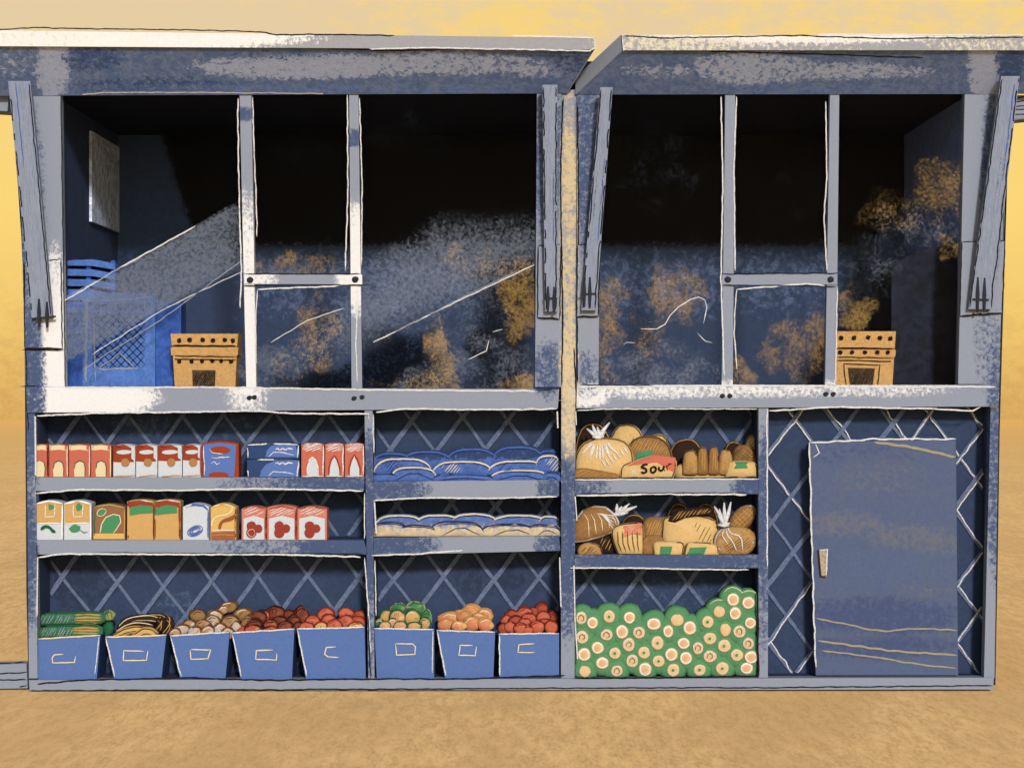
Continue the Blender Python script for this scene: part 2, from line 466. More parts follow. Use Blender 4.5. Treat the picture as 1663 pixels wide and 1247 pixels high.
# upright posts (upper), each butted on the sill
bar('post', [(30, 150), (98, 150), (105, 628), (41, 628)], lines=[([(99, 158), (101, 300), (104, 500), (106, 627)], 1.8, COAL), ([(38, 424), (46, 700)], 2, COAL), ([(36, 568), (103, 569)], 2.2, COAL), ([(42, 564), (103, 566)], 1.6, COAL), ([(33, 627), (105, 629)], 2, COAL)])
bar('post', [(872, 150), (912, 150), (912, 628), (869, 628)], lines=[([(914, 160), (910, 290), (912, 400), (914, 520), (912, 627)], 2.6, COAL)])
bar('post', [(937, 150), (975, 150), (972, 625), (937, 625)], lines=[([(938, 170), (940, 330), (937, 500), (938, 620)], 2.6, COAL)])
bar('post', [(1567, 150), (1634, 150), (1623, 625), (1556, 625)], lines=[([(1556, 624), (1618, 626)], 2.4, COAL)])
bar('post', [(912.4, 146), (936.6, 146), (933, 1101), (911, 1101)], y=.012, dep=.05, label='narrow centre post rubbed with beige paint', lines=[([(932, 565), (936, 640), (938, 655)], 2.5, COAL)])
# lower posts
bar('post', [(43, 668), (57, 671), (61, 1101), (47, 1101)])
bar('post', [(592, 662), (605, 662), (608, 1101), (598, 1101)], lines=[([(606, 672), (607, 735)], 2, CHALK), ([(592, 800), (592, 875)], 2, CHALK), ([(592, 905), (598, 985), (602, 1060)], 2.2, CHALK), ([(609, 910), (611, 1000)], 2, CHALK), ([(598, 1000), (602, 1100)], 2.4, COAL)])
bar('post', [(1232, 661), (1248, 661), (1247, 1100), (1232, 1100)], lines=[([(1246, 664), (1246, 920)], 2.4, CHALK), ([(1230, 960), (1232, 1098)], 3, COAL)])
bar('post', [(1610, 661), (1623, 625.3), (1615, 1101), (1598, 1101)] if 0 else [(1609, 661), (1622, 661), (1615, 1101), (1598, 1101)])
# sills
def sill(q, screws, lines):
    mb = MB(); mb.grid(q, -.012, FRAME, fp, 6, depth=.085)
    for path, wd, mat in lines: mb.stroke(path, wd, mat, y=-.0145)
    o = part(mb, 'sill')
    for x, z in screws:
        k = MB(); k.puff(egg(x, z, 4.6, 3.8, 20, 10, .1), -.013, .006, .004, DARKM, rings=3); part(k, 'screw', o)
DARKM = chalk('dark_iron', '#2b2c36', scale=90)
sill([(42, 628), (908, 632), (906, 663), (44, 670)], [(405, 646), (413, 645), (575, 647), (588, 645)],
     [([(106, 629), (390, 629), (600, 633), (869, 635)], 3, CHALK), ([(60, 675), (180, 670), (300, 669), (420, 667), (470, 671), (600, 672)], 3.2, CHALK), ([(610, 669), (650, 664), (780, 665), (904, 664)], 3, CHALK), ([(598, 672), (599, 682)], 2, CHALK), ([(869, 633), (897, 633)], 2, COAL)])
sill([(937, 625), (1623, 625), (1622, 660), (936, 663)], [(1173, 643), (1185, 643), (1341, 640), (1353, 640)],
     [([(940, 628), (1200, 626), (1400, 628), (1616, 628)], 3.2, CHALK), ([(936, 667), (980, 664), (1230, 664)], 2, CHALK), ([(1248, 667), (1350, 661), (1500, 663), (1580, 667), (1592, 661)], 3, CHALK), ([(943, 625), (1060, 626)], 1.8, COAL)])
# shelf rails
bar('shelf_rail', [(57, 775), (592, 775), (591, 796), (58, 797)], lines=[([(58, 801), (130, 795), (300, 796), (420, 793), (590, 797)], 3, CHALK)])
bar('shelf_rail', [(59, 877), (591, 877), (597, 900), (61, 900)], lines=[([(61, 905), (100, 899), (300, 900), (450, 900), (586, 904)], 3.2, CHALK), ([(150, 897), (590, 899)], 1.4, COAL)])
bar('shelf_rail', [(605.3, 782), (908, 779), (908, 806), (606.5, 811)], lines=[([(606, 813), (680, 808), (800, 809), (905, 806)], 2.8, CHALK)])
bar('shelf_rail', [(607, 873), (908, 870), (910, 894), (607.4, 901)], lines=[([(604, 902), (680, 899), (752, 893)], 3, CHALK)])
bar('shelf_rail', [(934, 778), (1231.7, 777), (1231.7, 802), (934, 803)], lines=[([(934, 779), (1100, 778), (1232, 778)], 2.2, CHALK), ([(936, 805), (1050, 802), (1212, 803)], 3.2, CHALK), ([(940, 801), (1210, 800)], 1.8, COAL)])
bar('shelf_rail', [(933, 901), (1231.7, 901), (1231.7, 922), (933, 922)], lines=[([(926, 922), (1040, 922), (1110, 924), (1216, 925)], 2.6, CHALK)])
bar('base_rail', [(47, 1104), (1614, 1100), (1613, 1119), (48, 1121)], y=-.008, dep=.07, lines=[([(60, 1110), (130, 1104), (300, 1100), (430, 1104), (600, 1102), (760, 1102), (918, 1096)], 3, COAL), ([(933, 1101), (1080, 1100), (1232, 1097)], 3, COAL), ([(48, 1121), (500, 1119), (900, 1117), (1250, 1116), (1612, 1113)], 2.4, COAL)])
# outer pencil lines of the body
for path in ([(18, 160), (30, 300), (38, 420), (41, 560), (43, 800), (44, 960), (48, 1120)], [(1641, 160), (1634, 300), (1631, 400), (1626, 560), (1622, 700), (1619, 900), (1615, 1112)]):
    edge = MB(); edge.prism([(p[0] - 1.2, p[1]) for p in path] + [(p[0] + 1.6, p[1]) for p in reversed(path)], .004, .03, chalk('charcoal_seal', '#2a2728', scale=120)); part(edge, 'edge_seal')
# corner fillers so the body widens towards its roof
bar('corner_plate', [(19, 155), (29.6, 155), (40.4, 560), (38.5, 430)], y=.004, dep=.04)
bar('corner_plate', [(1634.4, 155), (1641, 155), (1631, 420), (1628, 480)], y=.004, dep=.04)
# window bars
for q, l in (([(389, 152), (408, 152), (416, 631), (400, 630)], [([(386, 160), (388, 300), (392, 440), (390, 500)], 2.6, CHALK), ([(410, 158), (413, 250), (418, 385)], 2.2, CHALK)]),
             ([(567, 152), (582, 152), (588, 633), (571, 632)], [([(564, 155), (565, 300), (561, 440)], 2.4, CHALK), ([(584, 160), (588, 300), (587, 430)], 2.2, CHALK), ([(581, 470), (578, 560), (580, 620)], 2.2, CHALK)]),
             ([(1178, 152), (1194, 152), (1190, 626), (1172, 626)], [([(1171, 157), (1174, 300), (1171, 450), (1176, 610)], 2.6, CHALK), ([(1196, 157), (1192, 280), (1194, 440)], 2.6, CHALK)]),
             ([(1348, 152), (1363, 152), (1358, 626), (1340, 626)], [([(1341, 165), (1343, 290), (1338, 350), (1343, 440)], 2.4, CHALK), ([(1360, 465), (1357, 620)], 2.2, CHALK)])):
    bar('mullion', q, y=.004, dep=.045, lines=l)
def cross(q, bolts, lines):
    mb = MB(); mb.grid(q, -.002, FRAME, fp, 6, depth=.04)
    for path, wd, mat in lines: mb.stroke(path, wd, mat, y=-.005)
    o = part(mb, 'crossbar')
    for x, z in bolts:
        k = MB(); k.puff(egg(x, z, 5.5, 5.2, 0, 12, .1), -.003, .009, .004, DARKM, rings=4); part(k, 'bolt', o)
cross([(397, 446), (588, 446), (588, 462), (397, 461)], [(406, 455), (577, 454)], [([(396, 445), (585, 445)], 1.8, COAL), ([(394, 464), (600, 463)], 2, COAL), ([(418, 470), (480, 467), (540, 465), (570, 461)], 2.6, CHALK), ([(418, 470), (415, 520), (416, 590)], 2, CHALK)])
cross([(1173, 445), (1360, 444), (1360, 462), (1172, 463)], [(1182, 454), (1349, 454)], [([(1172, 445), (1362, 444)], 2, COAL), ([(1174, 463), (1358, 465)], 1.8, COAL), ([(1196, 470), (1260, 465), (1310, 461), (1340, 464)], 2.6, CHALK), ([(1196, 470), (1192, 540), (1197, 600)], 2, CHALK)])

# glass: reflections painted on in grey and orange, plus dark patches and drawn lines
def reflection_paint(px, py):
    bx_, by_ = px, py
    px += 26 * mnoise.noise(Vector((bx_ / 38, by_ / 38, 1))) + 12 * mnoise.noise(Vector((bx_ / 14, by_ / 14, 5))); py += 26 * mnoise.noise(Vector((bx_ / 38, by_ / 38, 9)))
    tex = cl(.82 + .75 * mnoise.noise(Vector((bx_ / 30, by_ / 30, 3))), .25, 1.15)
    g = blob(px, py, [(780, 600, 120, 60, .42), (1080, 610, 120, 55, .5), (750, 520, 90, 70, .33), (440, 590, 60, 50, .5), (1500, 370, 90, 50, .34), (1420, 430, 50, 60, .25), (660, 220, 110, 50, .1), (1060, 270, 120, 90, .12), (1280, 310, 90, 80, .08), (500, 250, 80, 50, .08), (1010, 600, 40, 40, .5), (690, 620, 60, 30, .45)])
    g *= tex
    gx, gy = px, py; px, py = bx_, by_
    # the two pale reflected beams painted across the panes
    def band(x0, y0, x1, y1, x2, y2, x3, y3, s_, f=16):
        if not (x0 - 30 < px < max(x1, x3) + 40): return 0
        u = cl((px - x0) / (x1 - x0), 0, 1.3); top = y0 + (y1 - y0) * u
        v = (px - x2) / (x3 - x2); bot = y2 + (y3 - y2) * v
        return s_ * cl(min((py - top) / f + .3, (bot - py) / f + .4)) * cl((max(x1, x3) - px) / 60 + .5)
    g = max(g, band(100, 492, 315, 368, 120, 582, 395, 430, .72, 6) if px < 392 else 0)
    g = max(g, .45 * rectw(px, py, 310, 385, 400, 440, 30))
    if px > 408: g = max(g, band(405, 600, 640, 410, 430, 640, 900, 420, .66, 70) * (.82 if px < 590 else 1))
    g = max(g, blob(px, py, [(720, 440, 150, 60, .62)]) if by_ < 560 - (bx_ - 600) * .48 else 0)
    g *= .8 + .2 * tex
    px, py = gx, gy
    o = tex * blob(px, py, [(485, 432, 95, 24, .55), (512, 545, 34, 75, .56), (715, 570, 26, 52, .82), (850, 500, 36, 62, .8), (832, 435, 44, 26, .66), (715, 622, 46, 24, .66), (850, 624, 46, 20, .8), (760, 430, 60, 30, .36),
                      (985, 515, 34, 80, .66), (985, 610, 26, 26, .5), (1098, 478, 58, 62, .62), (1060, 540, 40, 50, .42), (1290, 570, 62, 62, .58), (1330, 535, 34, 30, .56), (1200, 612, 26, 30, .75), (1385, 500, 46, 40, .66),
                      (1530, 310, 55, 66, .5), (1455, 340, 70, 40, .32), (1545, 400, 26, 26, .6), (470, 600, 36, 40, .3), (640, 620, 40, 20, .25)])
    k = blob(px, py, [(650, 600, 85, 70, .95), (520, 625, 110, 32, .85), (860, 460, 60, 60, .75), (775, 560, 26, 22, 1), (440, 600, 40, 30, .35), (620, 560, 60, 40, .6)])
    # grey and orange reflections, then the dark patches
    return (g, o * .92, k)
def make_glass():
    m, t, b = base_nodes('reflection_painted_glass')
    t.nodes.remove(b)
    out = t.nodes['Material Output']
    tr = node(t, 'ShaderNodeBsdfTransparent'); gl = node(t, 'ShaderNodeBsdfGlossy'); gl.inputs['Roughness'].default_value = .03
    fr = node(t, 'ShaderNodeFresnel'); fr.inputs[0].default_value = 1.05
    mx = node(t, 'ShaderNodeMixShader'); t.links.new(fr.outputs[0], mx.inputs[0]); t.links.new(tr.outputs[0], mx.inputs[1]); t.links.new(gl.outputs[0], mx.inputs[2])
    n = ramp01(t, noise_out(t, 80, 8, .84, dist=.1), .3, .7, .04, .96)
    ms = masks(t, n, .42); cur = mx.outputs[0]
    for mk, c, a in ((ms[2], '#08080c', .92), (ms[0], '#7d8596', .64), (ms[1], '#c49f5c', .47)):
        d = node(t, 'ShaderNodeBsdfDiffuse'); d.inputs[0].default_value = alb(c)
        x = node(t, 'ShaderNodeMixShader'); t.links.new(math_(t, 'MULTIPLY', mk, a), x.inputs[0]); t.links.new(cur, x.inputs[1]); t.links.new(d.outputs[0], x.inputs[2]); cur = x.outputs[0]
    t.links.new(cur, out.inputs[0])
    return m
GLASS = make_glass()
panes = [[(97, 150), (391, 150), (401, 632), (105, 631)], [(408, 150), (568, 150), (573, 447), (413, 447)], [(413, 461), (573, 461), (573, 633), (415, 633)], [(582, 150), (873, 150), (870, 634), (587, 634)],
         [(974, 150), (1179, 150), (1173, 630), (971, 630)], [(1193, 150), (1349, 150), (1344, 446), (1191, 446)], [(1191, 462), (1343, 462), (1341, 630), (1190, 630)], [(1362, 150), (1568, 150), (1557, 630), (1357, 630)]]
pane_lines = {0: [([(102, 490), (200, 432), (318, 367)], 2.6, CHALK), ([(108, 482), (230, 418)], 1.4, PALE), ([(135, 600), (260, 520), (400, 418)], 1.6, PALE), ([(150, 575), (270, 500), (395, 440)], 1.4, CHALK)],
       2: [([(440, 556), (500, 520), (560, 500)], 1.4, CHALK)], 3: [([(606, 556), (720, 500), (868, 430)], 2.2, CHALK), ([(640, 540), (760, 478), (840, 440)], 1.4, PALE), ([(760, 584), (790, 570), (794, 552)], 1.6, CHALK), ([(800, 539), (816, 535)], 1.4, CHALK)],
       4: [([(1040, 534), (1076, 534), (1092, 505), (1130, 481), (1150, 490), (1142, 526)], 1.6, CHALK), ([(1012, 560), (1018, 556), (1032, 557)], 1.2, CHALK), ([(1133, 541), (1145, 554), (1157, 557)], 1.3, CHALK)]}
for i, q in enumerate(panes):
    mb = MB(); mb.grid(q, .03, GLASS, reflection_paint, 5)
    for path, wd, mat in pane_lines.get(i, []): mb.stroke(path, wd, mat, y=.027, sm=1 if len(path) > 3 else 0)
    part(mb, 'window_pane')

# the room behind the windows
RD = 1.56
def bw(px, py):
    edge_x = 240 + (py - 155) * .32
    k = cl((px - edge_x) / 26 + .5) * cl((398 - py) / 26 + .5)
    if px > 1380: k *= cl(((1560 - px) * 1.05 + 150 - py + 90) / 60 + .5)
    return (k * 1.1, .42 * rectw(px, py, 380, 395, 1500, 520, 60), max(.95 * cl((edge_x - px) / 26 + .5) * cl((430 - py) / 30), .9 * cl((px - 1400) / 40) * cl((520 - py) / 30) * (1 - k)))  # third weight: navy corners, lightened in colour to offset the shade
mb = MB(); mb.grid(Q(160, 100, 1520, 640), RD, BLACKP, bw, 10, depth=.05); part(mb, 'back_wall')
xl, xr = (80 - CX) * S, (1567 - CX) * S + .03
zt, zs = ZP(150), ZP(630)
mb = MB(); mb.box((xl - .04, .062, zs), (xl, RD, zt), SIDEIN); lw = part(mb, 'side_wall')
mb = MB(); mb.box((xr, .062, zs), (xr + .04, RD, zt), chalk('lightened_navy_wall', '#455478', scale=25, g=4.2, mott='#3a4868')); part(mb, 'side_wall')  # right wall: navy lightened in colour to make up for its shade
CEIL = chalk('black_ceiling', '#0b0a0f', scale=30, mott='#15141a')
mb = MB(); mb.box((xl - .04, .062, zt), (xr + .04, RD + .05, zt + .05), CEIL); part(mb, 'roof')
mb = MB(); mb.box((xl - .04, .075, zs - .05), (xr + .04, RD + .05, zs - .003), chalk('worn_counter', '#5a6172', scale=40, mott='#474e60')); part(mb, 'counter')
# small pane in the left inner wall
def side_y(px, X): return X / ((px - CX) * S) * D - D
SWM = chalk('chalky_side_pane', '#8a93a4', scale=34, g=4.4, mott='#5c626c', mf=.48)
ya, yb2 = side_y(145, xl), side_y(190, xl)
mb = MB(); za, zb = W(145, 213, ya).z, W(145, 360, ya).z
mb.box((xl - .002, ya, zb), (xl + .012, yb2, za), SWM); part(mb, 'side_window', lw)
# lower carcass
mb = MB(); zl = ZP(1119)
mb.box(((46 - CX) * S, .065, .004), ((57 - CX) * S, .6, zs - .055), SIDEIN); part(mb, 'side_wall')
mb = MB(); mb.box(((1608 - CX) * S, .065, .004), ((1613 - CX) * S, .6, zs - .055), SIDEIN); part(mb, 'side_wall')
mb = MB(); mb.box(((57.5 - CX) * S, .5, .004), ((1607.5 - CX) * S, .54, zs - .055), SIDEIN); part(mb, 'rear_panel')

# shelf bays with lattice wire
BD = .25
def navyp(px, py): return (blob(px, py, [(120, 700, 120, 40, .6), (850, 830, 120, 30, .7), (130, 830, 200, 50, .5), (800, 930, 120, 50, .55), (120, 950, 90, 60, .6)]), blob(px, py, [(230, 690, 60, 30, .5), (380, 690, 50, 25, .45), (280, 990, 60, 50, .4), (1090, 960, 120, 60, .3)]), 0)
def clipseg(x0, y0, x1, y1, rc):
    a, b, c, d = rc; t0, t1 = 0., 1.
    for p, q in ((-(x1 - x0), x0 - a), (x1 - x0, c - x0), (-(y1 - y0), y0 - b), (y1 - y0, d - y0)):
        if abs(p) < 1e-9:
            if q < 0: return None
        else:
            r = q / p
            if p < 0: t0 = max(t0, r)
            else: t1 = min(t1, r)
    if t0 >= t1: return None
    return (x0 + (x1 - x0) * t0, y0 + (y1 - y0) * t0), (x0 + (x1 - x0) * t1, y0 + (y1 - y0) * t1)
def bay(rc, dep=BD, chalked=False, ph=0, sp=78):
    x0, y0, x1, y1 = rc
    f = W(x0 - .6, y0 - .6, 0); g = W(x1 + .6, y1 + .6, 0)
    mb = MB(); X0, X1, Z1, Z0 = f.x, g.x, f.z, g.z
    yf = .058
    v = [(X0, yf, Z0), (X1, yf, Z0), (X1, yf, Z1), (X0, yf, Z1), (X0, dep, Z0), (X1, dep, Z0), (X1, dep, Z1), (X0, dep, Z1)]
    mb.add(v, [(0, 1, 5, 4), (1, 2, 6, 5), (2, 3, 7, 6), (3, 0, 4, 7)], NAVY)
    q = [unW(Vector(v[i])) for i in (7, 6, 5, 4)]
    mb.grid(q, dep, NAVY, navyp, 12)
    o = part(mb, 'shelf_bay')
    lt = MB(); r = (q[0][0], q[0][1], q[1][0], q[2][1]); sl = 1.36
    k = -8
    for d in (1, -1):
        x = r[0] - 500 + ph + (20 if d < 0 else 0)
        while x < r[2] + 500:
            xx = x + jit(7); s2 = sl * random.uniform(.94, 1.06); L = 600
            seg = clipseg(xx, r[3] + 20, xx + d * L / s2, r[3] + 20 - L, r)
            if seg:
                wd = (7.2 if d > 0 else 5.4) * random.uniform(.85, 1.1)
                (ax, ay), (bx, by) = seg
                if math.hypot(bx - ax, by - ay) > 12:
                    pts = resample([(ax, ay), (bx, by)], 14); yy = dep - (.014 if d > 0 else .007)
                    Ls = []; Rs = []; se = random.random() * 90; LL = math.hypot(bx - ax, by - ay); nx, ny = -(by - ay) / LL, (bx - ax) / LL
                    for i, p in enumerate(pts):
                        j = mnoise.noise(Vector((i * .3, se, 1))) * 2.0; w2 = wd / 2 * (1 + .15 * mnoise.noise(Vector((i * .9, se, 3))))
                        Ls.append((cl(p[0] + nx * (j + w2), r[0], r[2]), cl(p[1] + ny * (j + w2), r[1], r[3]))); Rs.append((cl(p[0] + nx * (j - w2), r[0], r[2]), cl(p[1] + ny * (j - w2), r[1], r[3])))
                    for i in range(len(pts) - 1): lt.prism([Ls[i], Ls[i + 1], Rs[i + 1], Rs[i]], yy, yy + .005, LAT)
                    if chalked and random.random() < .85: lt.stroke([(ax + nx * 3, ay), (bx + nx * 3 + jit(5), by)], 2.4, CHALK, y=yy - .003, wob=1.5)
            x += sp
    part(lt, 'lattice', o)
BAYS = [(57, 671, 592, 775, 0), (58, 797, 592, 877, 30), (61, 900, 597, 1104, 12), (605, 664, 908, 780, 4), (607, 809, 908, 872, 20), (608, 897, 910, 1103, 8), (933, 663, 1232, 778, 2), (934, 803, 1232, 901, 26), (932, 922, 1232, 1101, 10)]
for b in BAYS: bay(b[:4], ph=b[4])
bay((1248, 661, 1609, 1100), .15, True, 0, 76)
# white chalk sides of the bay openings
for path, wd in (([(57, 676), (58, 772)], 2.6), ([(61, 905), (60, 1000)], 2), ([(607, 672), (609, 770)], .1), ([(905, 668), (906, 695)], 2.2), ([(608, 815), (611, 866)], 2.4), ([(909, 905), (911, 985)], 2), ([(935, 668), (936, 690)], 1.6), ([(934, 806), (937, 845)], 1.8), ([(932, 918), (934, 1010), (938, 1070)], 2)):
    mb = MB(); mb.prism([(p[0] - wd / 2, p[1]) for p in path] + [(p[0] + wd / 2, p[1]) for p in reversed(path)], -.001, .004, chalk('white_bead', '#e9e8e6', scale=120, mott='#9aa0ad', mf=.55)); part(mb, 'opening_trim')

# awnings: raised hatches
UND = chalk('hatch_underside', '#46587d', '#8a94ac', '#34456a', '#5268a0', scale=40, g=1.9, mott='#606d8a', mf=.5, stretch=(1, 1, 1), var=.1)
FAS = chalk('hatch_edge', '#a3a4a8', '#f3f1ec', '#e4dac0', scale=50, var=.05)
def und(px, py):
    return (blob(px, py, [(86, 115, 34, 60, .85), (86, 90, 34, 50, .8), (500, 108, 230, 26, .8), (700, 104, 240, 24, .66), (1220, 110, 120, 36, .66), (1350, 116, 200, 18, .66), (1600, 115, 34, 60, .9), (1600, 90, 30, 50, .85), (880, 115, 90, 18, .5), (1080, 115, 100, 14, .5), (20, 100, 40, 40, .35)]),
            blob(px, py, [(260, 140, 200, 18, .55), (150, 95, 60, 30, .6), (1640, 100, 30, 60, .7), (440, 90, 120, 12, .45), (940, 100, 60, 40, .5)]), blob(px, py, [(430, 146, 300, 14, .45), (720, 146, 200, 14, .4), (1300, 146, 200, 12, .4)]))
def fas(px, py):
    return (blob(px, py, [(150, 60, 420, 30, 1.05), (1200, 66, 260, 20, .4), (1300, 60, 400, 9, .9)]), blob(px, py, [(1090, 72, 170, 22, .55), (1600, 72, 120, 22, .45), (60, 60, 120, 30, .3), (1300, 70, 200, 22, .3)]), 0)
YA = -.22
def awning(fb, ft, bk, lines_f, lines_u, end):
    # underside sheet from front edge down to the wall, and a slab above it
    mb = MB(); n0 = 0
    mb.grid([fb[0], fb[1], bk[1], bk[0]], YA + .014, UND, und, 7, y1=-.004)
    for path, wd, mat in lines_u: mb.stroke(path, wd, mat)
    # top skin
    a, b = W(*ft[0], YA + .014), W(*ft[1], YA + .014)
    c, d = W(*bk[1], -.004), W(*bk[0], -.004); c.z += .07; d.z += .07
    e, f = W(*fb[0], YA + .014), W(*fb[1], YA + .014); g, h = W(*bk[1], -.004), W(*bk[0], -.004)
    mb.add([a, b, c, d], [(0, 1, 2, 3)], FAS)
    o = part(mb, 'awning')
    fm = MB(); fm.grid([ft[0], ft[1], fb[1], fb[0]], YA, FAS, fas, 7, depth=.013)
    for path, wd, mat in lines_f: fm.stroke(path, wd, mat, y=YA - .002)
    part(fm, 'fascia', o)
    for tri in ((0, 3), (1, 2)):
        em = MB()
        P0 = [a, b][tri[0] != 0]; P1 = [d, c][tri[0] != 0]; P2 = [h, g][tri[0] != 0]; P3 = [e, f][tri[0] != 0]
        sx = Vector((-.004 if tri[0] == 0 else .004, 0, 0))
        em.add([P0 + sx, P1 + sx, P2 + sx, P3 + sx, P0, P1, P2, P3], [(0, 1, 2, 3), (7, 6, 5, 4), (0, 4, 5, 1), (1, 5, 6, 2), (2, 6, 7, 3), (3, 7, 4, 0)], FRAME)
        if end and not tri[0]: em._b = None; em.stroke([(1012, 86), (985, 112), (940, 166), (937, 158)], 3, CHALK, off=.004)
        part(em, 'end_cap', o)
awning([(-60, 75), (964, 81)], [(-60, 49), (966, 62)], [(-20, 156), (920, 152)],
       [([(-20, 50), (55, 45), (120, 47), (300, 49), (420, 52), (450, 57), (520, 56), (640, 58)], 2.4, COAL), ([(600, 80), (700, 78), (830, 80), (958, 83), (966, 78), (966, 62)], 2.6, CHALK), ([(830, 58), (965, 62)], 2.6, CHALK)],
       [([(490, 78), (640, 83), (760, 80)], 2, COAL), ([(102, 157), (170, 151), (300, 150), (560, 153), (720, 153), (872, 156)], 2.2, CHALK)], False)
awning([(1012, 82), (1730, 82)], [(1010, 57), (1730, 58)], [(936, 154), (1680, 153)],
       [([(1012, 59), (1080, 62), (1290, 58), (1450, 63), (1663, 61)], 2.2, COAL), ([(1330, 56), (1663, 58)], 2.4, CHALK), ([(1011, 58), (1013, 84)], 2, CHALK)],
       [([(1150, 84), (1320, 88), (1500, 94)], 2, COAL), ([(1000, 157), (1200, 154), (1560, 158)], 2.2, CHALK)], True)

# struts and their sockets
STR = chalk('brushed_strut', '#8e96a8', '#5d6f9a', '#a9adb8', scale=22, stretch=(5, 5, .5), mott='#7d88a2', mf=.55, g=1.05)
def strut(top, bot, wt, wb, ytop, lines):
    mb = MB()
    a0, a1 = (top[0] - wt / 2, top[1]), (top[0] + wt / 2, top[1]); b0, b1 = (bot[0] - wb / 2, bot[1]), (bot[0] + wb / 2, bot[1])
    mb.grid([a0, a1, b1, b0], ytop, STR, None, 12, y1=-.045, depth=.03)
    L = math.hypot(bot[0] - top[0], bot[1] - top[1])
    mb.stroke([(a0[0] + 1.5, a0[1] + 4), (b0[0] + 1.5, b0[1] - 3)], 2.4, COAL, wob=1.2); mb.stroke([(a1[0] - 2, a1[1] + 4), (b1[0] - 2, b1[1] - 3)], 2.4, COAL, wob=1.2)
    for i in range(7):
        u = random.uniform(.15, .85); v0 = random.uniform(0, .5); v1 = v0 + random.uniform(.2, .45)
        def pt(v): return (a0[0] * (1 - v) + b0[0] * v + u * (wt * (1 - v) + wb * v), a0[1] * (1 - v) + b0[1] * v)
        mb.stroke([pt(v0), pt(min(.95, v1))], 2, BLUEP if i == 3 else PALE)
    return part(mb, 'strut')
def socket(q, prongs, hl):
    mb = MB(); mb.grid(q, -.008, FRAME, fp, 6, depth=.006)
    mb.stroke([q[0], q[1]], 1.8, COAL, y=-.010); mb.stroke([q[3], q[2]], 3.4, COAL, y=-.010); mb.stroke([q[1], q[2]], 2.4, COAL, y=-.010); mb.stroke([q[0], q[3]], 2, COAL, y=-.010)
    part(mb, 'socket_plate')
    k = MB()
    for x, z0, z1 in prongs: k.prism([(x - 1.3, z0), (x + 1.3, z0), (x + 3, (z0 + z1) / 2), (x + 1.5, z1), (x - 1.5, z1), (x - 3, (z0 + z1) / 2)], -.056, -.046, DARKM)
    (x0, y0), (x1, y1) = hl; k.prism([(x0, y0 - 1.5), (x1, y1 - 1.5), (x1, y1 + 1.5), (x0, y0 + 1.5)], -.0555, -.0465, DARKM)
    part(k, 'clamp')
strut((31, 132), (68, 516), 36, 34, -.125, None); socket([(40, 426), (99, 421), (101, 566), (40, 566)], [(63, 485, 530), (76, 490, 532)], ((56, 517), (90, 514)))
strut((893, 138), (895, 506), 24, 20, -.11, None); socket([(874, 399), (911, 397), (909, 518), (873, 516)], [(890, 465, 505), (900, 466, 508)], ((884, 484), (905, 485)))
strut((985, 142), (956, 504), 20, 24, -.11, None); socket([(938, 398), (973, 398), (972, 514), (937, 514)], [(949, 450, 498), (958, 450, 500)], ((943, 478), (968, 477)))
strut((1641, 124), (1592, 502), 30, 38, -.125, None); socket([(1562, 393), (1632, 391), (1628, 508), (1559, 513)], [(1588, 446, 508), (1599, 451, 505)], ((1580, 486), (1606, 487)))
# bits of the body that leave the frame
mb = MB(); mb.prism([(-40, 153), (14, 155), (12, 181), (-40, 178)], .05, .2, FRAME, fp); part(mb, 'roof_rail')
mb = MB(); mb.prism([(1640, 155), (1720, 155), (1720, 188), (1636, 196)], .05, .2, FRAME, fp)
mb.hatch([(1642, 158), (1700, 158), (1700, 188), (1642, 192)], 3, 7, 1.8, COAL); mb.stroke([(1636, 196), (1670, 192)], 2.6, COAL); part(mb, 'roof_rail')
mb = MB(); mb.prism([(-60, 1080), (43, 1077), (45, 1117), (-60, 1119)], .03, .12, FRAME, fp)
for a, b in ((1076, 1073), (1092, 1091), (1103, 1103), (1117, 1113)): mb.stroke([(-20, a), (20, a + 1), (44, b)], 2.4, COAL, wob=1)
part(mb, 'tow_bar')

